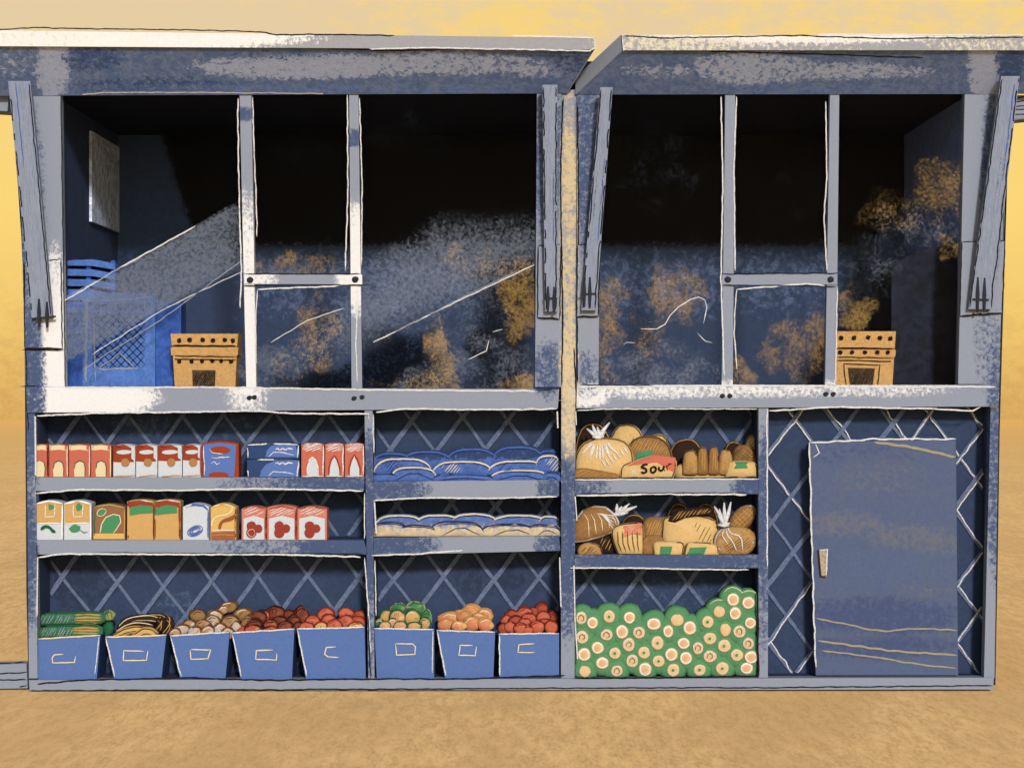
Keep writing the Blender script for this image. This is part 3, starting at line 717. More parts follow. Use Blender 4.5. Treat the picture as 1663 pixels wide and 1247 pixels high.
# ------------------------------------------------------------ things behind the windows
zf = zs - .003
def oven(x0, x1, xb0, xb1, tiers, dots, door, frame, dep, label):
    root = empty('small_oven', (W((x0 + x1) / 2, 600, dep).x, dep + .07, zf), label, 'oven', 'small ovens on the counter')
    OV = chalk('tan_oven', '#c99d62', scale=60, var=.16, mott='#b08a54', mf=.58, g=1.05)
    mb = MB(); (t0, t1, t2, t3) = tiers
    mb.prism([(x0 + 3, t1 + 1), (x1 - 2, t1 + 1), (xb1, 636), (xb0, 636)], dep, dep + .135, OV)
    mb.stroke([(x0 + 2, t3), (x1 - 3, t3 + 2)], 2.6, DKU, wob=.6); mb.stroke([(x0 + 2, t3 - 5), (x1 - 3, t3 - 3)], 2, DKU, wob=.6)
    for x, z in dots[1]: mb.patch(egg(x, z, 3.6, 3.6, 0, 10, .15), DKU, y=dep - .003 if z > t3 - 4 else dep - .008)
    mb.build('body', root, zmin=zf)
    k = MB(); k.prism([(x0, t0), (x1, t0), (x1 - 2, t1), (x0 + 2, t1)], dep - .006, dep + .14, OV)
    k.prism([(x0, t1 + 2), (x1, t1 + 2), (x1 - 1, t3 - 6), (x0 + 1, t3 - 6)], dep - .004, dep + .137, OV)
    k.stroke([(x0 + 3, t1 - 1), (x1 - 4, t1)], 2.6, DKU, wob=.6, y=dep - .009)
    for x, z in dots[0]: k.patch(egg(x, z, 4, 4, 0, 10, .15), DKU, y=dep - .008)
    k.build('lid', root)
    d = MB(); DM = chalk('oven_mouth', '#3b3024', scale=150, mott='#8a6c42', mf=.56)
    d.prism(door, dep - .003, dep + .002, DM); d.hatch(door, 65, 3.2, 1.6, DKU)
    if frame: d.stroke(frame, 2, DKU, y=dep - .003)
    d.build('door', root, zmin=zf)
oven(277, 387, 284, 382, (542, 562, 562, 583), ([(291, 553), (308, 552), (329, 552), (346, 553), (365, 552), (378, 553)], [(291, 587), (311, 587), (328, 586), (345, 586), (359, 586), (375, 587)]),
     [(312, 601), (350, 601), (349, 630), (313, 630)], None, .06, 'tan oven with a plain square mouth on the counter beside the blue crates')
oven(1357, 1455, 1355, 1449, (538, 566, 568, 585), ([(1366, 549), (1387, 549), (1410, 548), (1429, 549), (1446, 550)], [(1365, 572), (1384, 572), (1405, 572), (1425, 572), (1442, 572)]),
     [(1377, 597), (1421, 598), (1417, 630), (1381, 630)], [(1374, 630), (1370, 591), (1429, 593), (1425, 630)], .06, 'tan oven with an outlined tapered mouth beside the dark rounded cabinet')
# blue crates
CB = chalk('blue_crate_plastic', '#4f72b8', '#6f86b8', '#24448a', scale=40, mott='#42629f', g=1.35)
CD = chalk('deep_blue_crate_side', '#365aa6', scale=30, mott='#26468a', g=1.4)
root = empty('slatted_crate', (W(146, 600, .4).x, .44, zf), 'tall blue slatted crate behind the lattice crate at the left window', 'crate')
mb = MB()
for k in range(13):
    z0 = 424 + k * 16.5; bulge = 4 * math.sin(k * .24)
    mb.prism([(97, z0 - (4 if k else 0)), (150, z0 - 3), (187, z0 + 4), (187, z0 + 14), (150, z0 + 8), (97, z0 + 7)], .37, .5, CB)
mb.build('slats', root, zmin=zf)
mb = MB()
for x in (100, 140, 180): mb.prism([(x, 423), (x + 7, 423), (x + 7, 633), (x, 633)], .385, .49, CD)
mb.prism([(98, 420), (150, 423), (188, 430), (188, 633), (98, 633)], .505, .52, CD)
mb.build('frame', root, zmin=zf)
root = empty('lattice_crate', (W(200, 600, .21).x, .29, zf), 'blue plastic crate with diamond lattice front inside the left window', 'crate')
mb = MB(); yc_ = .21
mb.prism([(104, 478), (294, 490), (294, 634), (104, 634)], yc_ + .012, yc_ + .15, CD)
mb.build('box', root, zmin=zf)
mb = MB()
for q in (Q(134, 476, 150, 634), Q(236, 476, 252, 634), Q(150, 476, 236, 494), Q(150, 598, 236, 634), Q(150, 504, 236, 509), Q(97, 480, 134, 488), Q(97, 500, 134, 508), Q(97, 534, 134, 542)): mb.prism(q, yc_, yc_ + .012, CB)
for x in range(150, 240, 12): mb.prism(Q(x, 494, x + 3, 504), yc_, yc_ + .01, CB)
mb.stroke([(141, 485), (139, 620)], 5, PALE, y=yc_ - .003, wob=2); mb.stroke([(152, 600), (224, 598)], 3.4, PALE, y=yc_ - .003, wob=1.5); mb.stroke([(158, 600), (195, 574), (220, 598)], 2.4, PALE, y=yc_ - .003, wob=1)
mb.stroke([(137, 490), (250, 483)], 2, PALE, y=yc_ - .003); mb.stroke([(152, 510), (155, 620)], 2.4, PALE, y=yc_ - .003)
mb.build('rim', root, zmin=zf)
mb = MB(); mb.prism(Q(150, 509, 236, 598), yc_ + .006, yc_ + .011, CB)
for d in (1, -1):
    x = 60
    while x < 330:
        sg = clipseg(x, 598, x + d * 100, 498, (151, 510, 235, 597))
        if sg: mb.stroke(sg, 1.9, INK, y=yc_ + .003)
        x += 13
mb.build('lattice', root, zmin=zf)
# dark rounded cabinet at the right window
DC = chalk('dark_cabinet', '#141620', scale=30, mott='#242a3c', mf=.5, g=1.0)
mb = MB(); top = smooth([(1447, 436), (1458, 424), (1490, 408), (1530, 397), (1580, 392)], 2)
mb.prism(top + [(1580, 636), (1447, 636)], .3, .8, DC, bev=3)
mb.build('dark_cabinet', label='near-black cabinet with a curved top behind the right-hand window', cat='cabinet', zmin=zf)

# ------------------------------------------------------------ goods on the shelves
def carton(name, x0, x1, yt, yb, body, label, cat='carton', group=None, dep=.012, th=.09, taper=0, bow=3, paint=None):
    mb = MB(); n = 6
    top = [(x0 + (x1 - x0) * i / n, yt + bow * (2 * i / n - 1) ** 2) for i in range(n + 1)]
    mb.prism([(x0 + .6, top[0][1])] + top[1:-1] + [(x1 - .6, top[-1][1]), (x1 - .6 - taper, yb), (x0 + .6 + taper, yb)], dep, dep + th, body, paint, bev=1.6)
    mb._b = None; return mb
def fin(mb, name, label, cat, group, yb): return mb.build(name, label=label, cat=cat, group=group, zmin=ZP(yb) + .0005)
def sol(name, h, **k): return chalk(name, h, scale=80, var=.06, **k)
SAL = sol('salmon_card', '#c96a54'); CRM = sol('cream_card', '#ead6ac'); RST = sol('rust_card', '#9d3f24'); OFF = sol('off_white_card', '#d3d8dd'); BLU = sol('blue_card', '#5b78ba')
TAN = sol('tan_card', '#d4a866'); BRN = sol('brown_card', '#94694a'); GRN = sol('green_card', '#4d9060'); LTN = sol('light_tan_card', '#b0814f'); YEL = sol('yellow_card', '#e2b868'); PNK = sol('pink_card', '#d4806c'); DNV = sol('navy_card', '#2e4672')
g = 'salmon cartons with cream window'
pos = ['leftmost of', 'second from left of', 'third from left of', 'rightmost of']
for i, (a, b) in enumerate([(57, 79), (79, 111), (111, 147), (147, 181)]):
    mb = carton('c', a, b, 721, 776, SAL, '')
    mb.patch([(a + 1, 722), ((a + b) / 2, 720.5), (b - 1, 722), (b - 1, 732), ((a + b) / 2, 730), (a + 1, 732)], CRM)
    c = (a + b) / 2 if i else a + 7
    o = [(c - 8, 774), (c - 9, 762), (c - 7, 752), (c, 748), (c + 7, 751), (c + 9, 760), (c + 8, 774)]
    mb.patch([(max(a + 1.5, p[0]), p[1]) for p in o], CRM, .002); mb.stroke([p for p in o[1:] if p[0] > a + 1], 1.8, GREEN, off=.004)
    mb.stroke([(a + 2, 722), ((a + b) / 2, 719.8), (b - 2, 722)], 2.4, CHALK, off=.004); mb.stroke([(b - 1.5, 724), (b - 2, 774)], 2, COAL if i == 0 else CREAM)
    fin(mb, 'food_carton', pos[i] + ' the four salmon cartons with cream tops on the upper left shelf', 'carton', g, 775)
g = 'rust and white cartons'
for i, (a, b) in enumerate([(183, 220), (220, 256), (256, 296), (296, 327)]):
    mb = carton('c', a, b, 721, 776, OFF, ''); zz = 750 - i * 1
    mb.patch([(a + 1, 723), ((a + b) / 2, 721.5), (b - 1, 723), (b - 1, zz), ((a + b) / 2, zz + 1), (a + 1, zz)], RST)
    c = (a + b) / 2; mb.patch(egg(c, 734, (b - a) * .34, 3.6, 2, 14), OFF, .0035); mb.patch(egg(c + 2, 751, 7, 7, 0, 12), LTN, .0035)
    mb.stroke([(a + 2, 723), (c, 721), (b - 2, 723)], 2, CHALK, off=.005); mb.stroke([(b - 1.4, 724), (b - 1.4, 772)], 1.8, CHALK if i < 3 else RUST, off=.005); mb.stroke([(a + 1, 773), (b - 1, 772)], 2, OCHRE, off=.005)
    fin(mb, 'food_carton', pos[i] + ' the four rust and white cartons on the upper left shelf', 'carton', g, 775)
mb = carton('c', 327.5, 388, 716, 776, RST, '', bow=4, taper=-.5); mb.patch([(330, 722), (357, 719), (383, 722), (382, 748), (380, 774), (332, 774), (331, 748)], BLU)
mb.patch(egg(357, 731, 17, 6.5, 0, 16), RST, .0035); mb.patch(dome(338, 372, 766, 774.5, 8), RST, .0035); mb.stroke([(340, 729), (345, 735), (362, 737)], 1.8, CHALK, off=.005)
mb.stroke([(343, 743), (352, 744), (358, 742), (374, 742)], 2, CHALK, off=.005); mb.stroke([(343, 752), (348, 749), (352, 754), (358, 751)], 2, CHALK, off=.005); mb.stroke([(331, 724), (332, 772)], 1.8, CHALK, off=.005)
fin(mb, 'food_packet', 'blue packet edged in rust with a red oval, upper left shelf', 'packet', None, 775)
for i, (z0, z1) in enumerate([(745, 776), (719, 745)]):
    mb = carton('c', 400, 487, z0, z1, DNV, '', bow=2.5 if i else 1)
    if i: mb.patch([(431, 742), (433, 732), (440, 724), (452, 721), (480, 723), (484, 742)], BLU)
    else: mb.patch([(422, 774), (424, 764), (432, 754), (446, 748), (484, 747.5), (485, 774)], BLU)
    mb.stroke([(402, z0 + 3 if i else z0 + 1), (443, z0 + 1), (484, z0 + 3 if i else z0 + 1)], 2.4, CHALK, off=.005); mb.stroke([(485, z0 + 4), (483, z1 - 2)], 2.6, CHALK, off=.005); mb.stroke([(401, z0 + 4), (403, z1 - 2)], 2.4, CHALK, off=.005)
    zc_ = 730 if i else 753
    mb.stroke([(447, zc_), (451, zc_ - 2), (454, zc_ + 1), (459, zc_ - 2), (463, zc_ + 1), (468, zc_ - 2), (476, zc_ - 1)], 2.6, CHALK, off=.005, step=2, wob=.3)
    mb.stroke([(436, z1 - 3), (444, z1 - 10), (460, z1 - 10), (478, z1 - 6)], 1.8, CHALK, off=.005)
    fin(mb, 'food_packet', ('upper' if i else 'lower') + ' of two wide blue and navy packets stacked on the upper left shelf', 'packet', 'stacked blue packets', 775 if not i else 745.5)
g = 'salmon cartons with white oval'
for i, (a, b) in enumerate([(488.5, 527), (527, 559), (559, 592)]):
    mb = carton('c', a, b, 719, 776, PNK if 0 else sol('coral_card', '#c96c54'), ''); c = (a + b) / 2
    mb.hatch([(a + 2, 721), (c, 719), (b - 2, 721), (b - 2, 732), (a + 2, 734)], 20, 3, 2, CHALK, skip=0)
    o = [(c - 8, 772), (c - 8, 760), (c - 4, 748), (c, 744 - i * 2), (c + 4, 748), (c + 8, 760), (c + 8, 772)]
    mb.patch(o, OFF, .003); mb.stroke([(c - 9, 772), (c - 9, 760), (c - 5, 747), (c, 742 - i * 2), (c + 5, 747), (c + 9, 760), (c + 9, 772)], 3, RUST if i else CHALK, off=.005)
    mb.stroke([(a + 2, 722), (c, 719.5), (b - 2, 722)], 2.4, CHALK, off=.005); mb.stroke([(b - 2, 724), (b - 2, 772)], 2.2, CHALK, off=.005); mb.stroke([(a + 2, 773), (b - 2, 773)], 2.2, CHALK, off=.005)
    fin(mb, 'food_carton', ['left', 'middle', 'right'][i] + ' one of three coral cartons with white ovals', 'carton', g, 775)
# second shelf
for i, (a, b) in enumerate([(58, 103), (103, 149)]):
    mb = carton('c', a, b, 812, 878, OFF, '', bow=5); c = (a + b) / 2
    mb.patch([(a + 2, 818), (c, 814), (b - 2, 818), (b - 2, 849), (a + 2, 850)], TAN)
    mb.stroke([(c - 7, 820), (c - 7, 840), (c + 8, 838), (c + 9, 818)], 2, CHALK, off=.005); mb.patch(egg(c + 2, 823, 5, 5, 10, 9, .4), GRN, .004)
    mb.stroke([(a + 2, 818), (c, 813), (b - 2, 818)], 2.6, WHITE, off=.005); mb.stroke([(b - 2, 820), (b - 2, 875)], 2.6, WHITE, off=.005); mb.stroke([(a + 2, 850), (b - 3, 849)], 2, WHITE, off=.005)
    mb.stroke([(c - 14, 860), (c - 8, 855), (c, 856), (c + 4, 862), (c + 10, 864)], 6, GREEN, off=.005, sm=1) if not i else (mb.patch(egg(c - 4, 858, 9, 6, 0, 12, .2), GRN, .003), mb.stroke([(c + 4, 861), (c + 10, 865), (c + 16, 863)], 2.6, GREEN, off=.005))
    fin(mb, 'food_carton', ['far left', 'second'][i] + ' tan and white carton with a green leaf on the middle left shelf', 'carton', 'tan and white cartons', 877)
mb = carton('c', 150, 204, 818, 878, BRN, '', bow=5); mb.patch([(163, 865), (165, 852), (172, 841), (183, 835), (193, 838), (195, 848), (188, 858), (182, 866)], GRN)
mb.stroke([(162, 866), (165, 851), (172, 840), (184, 834), (194, 837), (196, 848), (189, 860), (184, 866)], 2, CREAM, off=.004); mb.patch(egg(165, 832, 7, 4.5, 25, 12), GRN); mb.stroke(egg(165, 832, 8, 5.5, 25, 12), 1.5, CREAM, off=.004, closed=True)
mb.patch([(152, 866), (202, 866), (202, 875), (152, 875)], YEL, .003); mb.stroke([(152, 823), (177, 819), (202, 824)], 2.4, stick('yellow_green', '#b8a850', .75), off=.004); mb.stroke([(202, 826), (202, 870)], 2, OCHRE, off=.004); mb.stroke([(154, 824), (153, 870)], 1.8, GREEN, off=.004)
fin(mb, 'food_packet', 'brown packet with a large green oval leaf on the middle left shelf', 'packet', None, 877)
for i, (a, b) in enumerate([(205.5, 250), (250, 293.5)]):
    mb = carton('c', a, b, 811, 878, TAN, '', bow=3); c = (a + b) / 2; e0, e1 = (5, 1) if i == 0 else (1, 6)
    mb.patch([(a + 2, 814), (c, 813), (b - 2, 815), (b - 1, 824), (c, 822), (a + 1, 826)], RST)
    mb.patch([(a + e0, 824), (c, 820), (b - e1, 822), (b - e1, 833), (c, 834), (a + e0, 837)], GRN, .0028); mb.hatch([(a + e0, 824), (b - e1, 822), (b - e1, 833), (a + e0, 835)], 35, 5, 1.2, OCHRE)
    mb.stroke([(a + 2, 814), (c, 811.5), (b - 2, 815)], 2.2, CHALK, off=.005); mb.stroke([(a + 2, 816), (a + 2, 874)] if i == 0 else [(b - 2, 818), (b - 1.6, 874)], 3.4, RUST, off=.005); mb.stroke([(b - 1, 818), (b - 1, 874)] if i == 0 else [(a + 2, 818), (a + 2, 874)], 1.8, RUST, off=.005)
    fin(mb, 'food_packet', ['left', 'right'][i] + ' one of two tan packets with rust top and green band', 'packet', 'tan, green and rust packets', 877)
mb = carton('c', 296, 340, 817, 878, OFF, '', bow=6); mb.stroke([(297, 827), (308, 820), (318, 819), (330, 821), (338, 828)], 4.5, BLUEP, off=.004); mb.stroke([(338, 828), (338, 874)], 3, BLUEP, off=.004)
for k in range(4): mb.stroke(egg(317, 862, 13 - k * 2.6, 7.5 - k * 1.5, 22, 16), 1.7, BLUEP, off=.004, closed=True)
fin(mb, 'food_packet', 'white packet with a scribbled blue oval and blue rounded top', 'packet', None, 877)
mb = carton('c', 341, 384, 817, 878, YEL, '', bow=7); mb.stroke([(343, 854), (346, 842), (356, 838), (368, 836), (376, 830), (377, 822)], 3, CREAM, off=.004, sm=2); mb.stroke([(357, 860), (358, 850), (364, 845), (376, 842), (382, 836)], 7, stick('brown_wax', '#9a5a34', .92), off=.004, sm=1)
mb.patch([(343, 864), (382, 862), (382, 876), (343, 876)], sol('brown_orange_card', '#a9613a'), .003); mb.stroke([(343, 862), (362, 860), (382, 862)], 2, CHALK, off=.006); mb.stroke([(343, 869), (382, 868)], 1.6, YEL if 0 else OCHRE, off=.006)
mb.stroke([(343, 824), (362, 818), (380, 824)], 2.4, CREAM, off=.005); mb.stroke([(382, 826), (383, 872)], 3.4, RUST, off=.005)
fin(mb, 'food_packet', 'yellow packet with a brown swirl and brown foot on the middle left shelf', 'packet', None, 877)
BER = sol('berry_red_card', '#9c3a2e')
for i, (a, b) in enumerate([(391.5, 433), (433, 482), (482, 531.5)]):
    mb = carton('c', a, b, [822, 820, 822][i], 878, PNK, '', bow=4); c = (a + b) / 2
    mb.patch([(a + 4, 842), (c, 837), (b - 4, 842), (b - 4, 876), (a + 4, 876)], OFF); mb.hatch([(a + 3, 826), (c, 822), (b - 3, 826), (b - 3, 836), (a + 3, 838)], 25, 3.6, 1.5, CHALK, skip=.1)
    for dx, dz, r_ in ((-4, -3, 8), (7, 1, 7), (-4, 8, 8.5)): mb.patch(egg(c + dx, 857 + dz, r_, r_, 0, 12), BER, .003 + .0004 * r_)
    mb.stroke(egg(c - 4, 865, 6, 6, 0, 10), 1, PNK if 0 else CREAM, off=.008, closed=True) if i == 0 else None
    mb.stroke([(b - 1.6, 828), (b - 1.6, 874)], 3, RUST, off=.005) if i < 2 else None; mb.stroke([(a + 3, 826), (c, 821), (b - 3, 826)], 1.8, RUST, off=.005)
    fin(mb, 'berry_carton', ['left', 'middle', 'right'][i] + ' one of three pink and white cartons with red berries', 'carton', 'berry cartons', 877)

# blue bread bags
BAGB = chalk('blue_bag', '#5472b8', '#2f446c', '#e6c896', scale=45, var=.14, mott='#46619f', mf=.52)
def bag(x0, x1, yt, yb, dep, mat, label, group, line, paint=None, hf=.035, lines=(), ybase=None, name='bread_bag', hat=None, pw=.66):
    mb = MB(); o = dome(x0, x1, yt, yb, 14, pw); mb.puff(o, dep, hf * .6, .05, mat, paint, 7, .35, random.random() * 30)
    s_ = [(x0 + (x1 - x0) / 2 + (p[0] - (x0 + x1) / 2) * .93, yb - (yb - p[1]) * .93) for p in o[1:14]]
    mb.stroke(s_, 2.8, line, wob=.6)
    mb.stroke([(p[0] + 1, p[1] + 2.6) for p in s_[3:]], 1.8, INK, wob=.8)
    for path, wd, m_ in lines: mb.stroke(path, wd, m_, sm=1 if len(path) > 2 else 0)
    if hat: mb.hatch(*hat)
    return fin(mb, name, label, 'bread bag', group, ybase)
def dkp(px, py): return (cl((752 - py) / 12) * .8, 0, 0)
ub = 782
back = [(596, 678, 733, 764), (645, 742, 730, 764), (718, 814, 726, 757), (790, 892, 722, 764), (868, 914, 728, 764)]
mid_ = [(602, 706, 742, 775), (696, 806, 747, 776), (784, 904, 746, 778), (866, 914, 737, 774)]
frt = [(598, 650, 766, 784), (632, 712, 757, 784), (698, 808, 767, 784), (792, 896, 762, 784), (876, 914, 764, 784)]
nm = ['at the left end', 'second from the left', 'in the middle', 'second from the right', 'at the right end']
for i, b in enumerate(back): bag(b[0], b[1], b[2], b[3] + 18, .16, BAGB, 'blue bread bag with dark top in the back row, ' + nm[i], 'blue bread bags', BLUEP, dkp, ybase=ub)
for i, b in enumerate(mid_): bag(b[0], b[1], b[2], b[3] + 7, .095, BAGB, 'blue bread bag in the middle row, ' + ['at the left end', 'second from the left', 'third from the left', 'at the right end'][i], 'blue bread bags', CREAM, ybase=ub, hat=([(b[0] + 14, b[2] + 8), (b[0] + 46, b[2] + 3), (b[0] + 60, b[3] - 4), (b[0] + 30, b[3] - 4)], 50, 4.5, 1.5, INK if i % 2 == 0 else CREAM))
for i, b in enumerate(frt): bag(b[0], b[1], b[2], b[3], .04, BAGB, 'blue bread bag in the front row, ' + nm[i], 'blue bread bags', CREAM if i in (1, 3) else INK, ybase=ub, lines=[([(b[0] + 6, b[3] - 2), ((b[0] + b[1]) / 2, b[2] + 8), (b[1] - 6, b[3] - 3)], 1.8, INK)] if i else [])
BAGT = chalk('blue_and_cream_bag', '#5673b4', '#d9c39c', '#36466a', scale=34, var=.12, soft=.4, mott='#8490ae', mf=.52)
def twop(px, py): return (cl((py - 845) / 24, 0, .85), 0, 0)
r1 = [(602, 694, 834, 876), (668, 756, 834, 872), (724, 816, 832, 872), (788, 898, 834, 872), (870, 914, 836, 872)]
r2 = [(598, 668, 846, 876), (634, 716, 851, 876), (692, 790, 845, 874), (776, 876, 849, 874), (848, 914, 850, 873)]
for i, b in enumerate(r1): bag(*b, .12, BAGT, 'blue and cream bag, back row of narrow shelf, ' + nm[i], 'blue and cream bags', CREAM, twop, ybase=872)
for i, b in enumerate(r2): bag(*b, .05, BAGT, 'low cream bag, front row of narrow shelf, ' + nm[i], 'blue and cream bags', INK, lambda x, z: (cl((z - 842) / 22, 0, .9), 0, 0), ybase=872, lines=[([(b[0] + 26, b[3] - 4), ((b[0] + b[1]) / 2 + 6, b[2] + 9), (b[1] - 10, b[3] - 6)], 1.8, INK)] if i > 1 else [])

# loaves
LT = chalk('pale_loaf', '#e2bd7e', '#a87a45', scale=50, var=.08, mott='#d9b06c', mf=.6)
LB = chalk('brown_loaf', '#a07545', '#6d4a2a', scale=50, var=.14, mott='#8a6238', mf=.55)
LD = chalk('dark_loaf', '#2f1b12', scale=60, var=.15, mott='#42291a', mf=.6)
LM = chalk('seeded_loaf', '#c49a60', scale=60, var=.1, mott='#a87b48', mf=.5)
def loaf(out, dep, mat, label, yb, line=UMBER, hat=None, more=(), hf=.04, name='bread_loaf', cat='bread', grp=None, patches=(), lump=.15, kids=(), lw=2):
    mb = MB(); mb.puff(out, dep, hf, .05, mat, None, 8, lump, random.random() * 30, flat=.85)
    n = len(out); cx = sum(p[0] for p in out) / n; cy = sum(p[1] for p in out) / n
    for p_, m_, of in patches: mb.patch(p_, m_, of)
    if hat:
        for h in hat: mb.hatch(*h)
    if hat is None and mat in (LT, LB, LD) and name == 'bread_loaf':
        q_ = [(cx + (p[0] - cx) * .8, cy + (p[1] - cy) * .8) for p in out]; x0_ = min(p[0] for p in q_); x1_ = max(p[0] for p in q_); y0_ = min(p[1] for p in q_); y1_ = max(p[1] for p in q_)
        mb.hatch([(x0_ + (x1_ - x0_) * .55, y0_ + 3), (x1_ - 3, y0_ + (y1_ - y0_) * .3), (x1_ - 2, y1_ - 4), (x0_ + (x1_ - x0_) * .7, y1_ - 6)], 62, 5.5, 1.3, OCHRE if mat is not LT else UMBER)
    if line: mb.stroke([(cx + (p[0] - cx) * .94, cy + (p[1] - cy) * .94) for p in out], lw, line, closed=True)
    for path, wd, m_ in more: mb.stroke(path, wd, m_, off=.006, sm=1 if len(path) > 3 else 0)
    o = fin(mb, name, label, cat, grp, yb)
    for kn, kmb in kids:
        if kmb: kmb.build(kn, o)
    return o
def knot(base, tips, dep, mat=None):
    """gathered neck of a plastic bag"""
    mb = MB(); m_ = mat or chalk('white_plastic', '#e9e9e8', scale=90, mott='#c9cdd4', mf=.55); b0 = W(*base, dep)
    for t_ in tips:
        e = W(*t_, dep + jit(.02)); mid = (b0 + e) / 2 + Vector((jit(.004), -.01, 0))
        mb.tube([b0 + Vector((0, 0, -.008)), mid, e], [.006, .0085, .003], m_, 7)
    for k in range(3):
        q = b0 + Vector((jit(.01), -.008, jit(.004))); mb.tube([q + Vector((-.02, 0, .004)), q + Vector((0, -.006, 0)), q + Vector((.02, 0, .003))], [.004, .006, .004], m_, 6)
    return mb
yb = 777
loaf(dome(931, 996, 686, 776), .2, LD, 'almost black loaf at the back left behind the tied bag', yb, OCHRE)
loaf(dome(984, 1052, 688, 776), .19, LT, 'pale domed loaf at the back, right of the bag knot', yb)
loaf(dome(1046, 1091, 704, 776), .18, LT, 'small pale loaf with pencilled rim above the sour packet', yb, hat=[([(1055, 712), (1070, 706), (1086, 720), (1080, 735)], 60, 5, 1.3, UMBER)])
loaf(dome(1010, 1096, 707, 778), .13, LB, 'brown hatched loaf behind the sour packet', yb, hat=[([(1018, 716), (1040, 710), (1070, 715), (1092, 740), (1060, 735), (1020, 735)], 60, 4.5, 1.5, OCHRE)], patches=[([(1032, 736), (1040, 733), (1062, 731), (1058, 744), (1034, 746)], GRN, .004)])
kn = knot((972, 710), [(953, 696), (962, 690), (970, 693), (978, 697), (990, 686), (984, 700)], .045)
wl = []
for k in range(11):
    a = R(200 + k * 14); wl.append(([(974 + 14 * math.cos(a), 716 - 6 * math.sin(a)), (974 + (24 + 10 * (k % 2)) * math.cos(a), 724 - 22 * math.sin(a))], 3.4, CHALK))
for k in range(9): wl.append(([(977 + k * 6, 747 - k * 3.5), (982 + k * 6 + 2, 759 - k * 3.8)], 3.2, CHALK))
loaf(smooth([(932, 776), (933, 740), (942, 722), (962, 711), (985, 710), (1012, 713), (1026, 728), (1031, 750), (1024, 776)], 1), .07, LT, 'large pale loaf in a tied clear bag streaked with white', yb, UMBER, more=wl, hf=.05, name='tied_bread_bag', cat='bread bag', kids=[('knot', kn)])
loaf(smooth([(931, 777), (932, 762), (945, 759), (970, 763), (1008, 770), (1010, 778)], 1), .03, LB, 'low brown hatched loaf at the front left corner under the tied bag', yb, hat=[([(934, 764), (950, 761), (1000, 772), (1000, 776), (934, 776)], 25, 4, 1.4, OCHRE)], hf=.02)
loaf(dome(1083, 1146, 712, 776), .2, LD, 'almost black domed loaf right of the sour packet', yb, OCHRE)
loaf(dome(1094, 1200, 750, 778, pw=.5), .09, LT, 'flat pale loaf lying under the ridged loaves', yb, None)
for i, (a, b, t_) in enumerate([(1108, 1134, 731), (1131, 1150, 725), (1149, 1168, 724), (1166, 1190, 730)]):
    cxm = (a + b) / 2
    loaf(dome(a, b, t_, 771, 12, .6), .06, LB if i % 3 else LM, ['leftmost', 'second', 'third', 'rightmost'][i] + ' of the four upright ridged brown rolls', yb - 3, UMBER, hat=[([(a + 3, t_ + 6), (b - 3, t_ + 6), (b - 3, 768), (a + 3, 768)], 88, 4, 1.4, OCHRE)], hf=.03, grp='ridged rolls', name='bread_roll')
loaf(dome(1172, 1212, 716, 776), .19, LD, 'dark small loaf behind the ridged rolls at the right', yb, OCHRE)
loaf(dome(1206, 1236, 706, 776), .2, LT, 'pale loaf with brown rim at the far right of the top bread shelf', yb, UMBER, hat=[([(1214, 716), (1230, 712), (1232, 735), (1216, 735)], 40, 5, 1.4, UMBER)])
loaf(dome(1184, 1232, 722, 776), .12, LB, 'brown cross-hatched loaf above the green-labelled packet', yb, hat=[([(1188, 735), (1205, 724), (1226, 730), (1228, 750), (1188, 750)], 50, 3.4, 1.5, DKU), ([(1188, 735), (1205, 724), (1226, 730), (1228, 750), (1188, 750)], -40, 6, 1.2, OCHRE)])
loaf(smooth([(1176, 776), (1177, 753), (1184, 748), (1222, 748), (1230, 754), (1231, 776)], 1), .06, LT, 'pale bread packet with a green label at the right of the top bread shelf', yb, UMBER, patches=[([(1194, 750), (1216, 750), (1214, 760), (1193, 761)], GRN, .004)], name='bread_packet', cat='bread packet')
# the packet marked "sour"
BLKW = stick('black_marker', '#18161a', .95)
sour = [([(1052, 754), (1046, 754), (1041, 758), (1048, 761), (1051, 765), (1045, 768), (1041, 766)], 4, BLKW), ([(1060, 758), (1056, 762), (1058, 767), (1064, 766), (1066, 760), (1060, 757)], 4, BLKW),
        ([(1070, 757), (1070, 763), (1075, 765), (1078, 760), (1078, 756)], 4, BLKW), ([(1078, 756), (1079, 765)], 4, BLKW), ([(1082, 755), (1084, 764)], 4, BLKW), ([(1083, 758), (1087, 753), (1090, 753)], 4, BLKW)]
loaf(smooth([(1006, 777), (1007, 757), (1020, 751), (1044, 743), (1062, 738), (1085, 742), (1098, 745), (1100, 756), (1094, 777)], 1), .035, LT, 'pale packet handwritten sour with a red stripe on the top bread shelf', yb, UMBER,
     patches=[([(1016, 757), (1042, 745), (1062, 738.5), (1097, 743), (1098, 757), (1093, 766), (1087, 751), (1066, 743.5), (1040, 751)], sol('salmon_stripe', '#d2705a'), .003)],
     hat=[([(1024, 762), (1034, 760), (1034, 772), (1024, 774)], 80, 3, 2.4, CHALK)], more=sour, hf=.026, name='bread_packet', cat='bread packet', lump=.02)
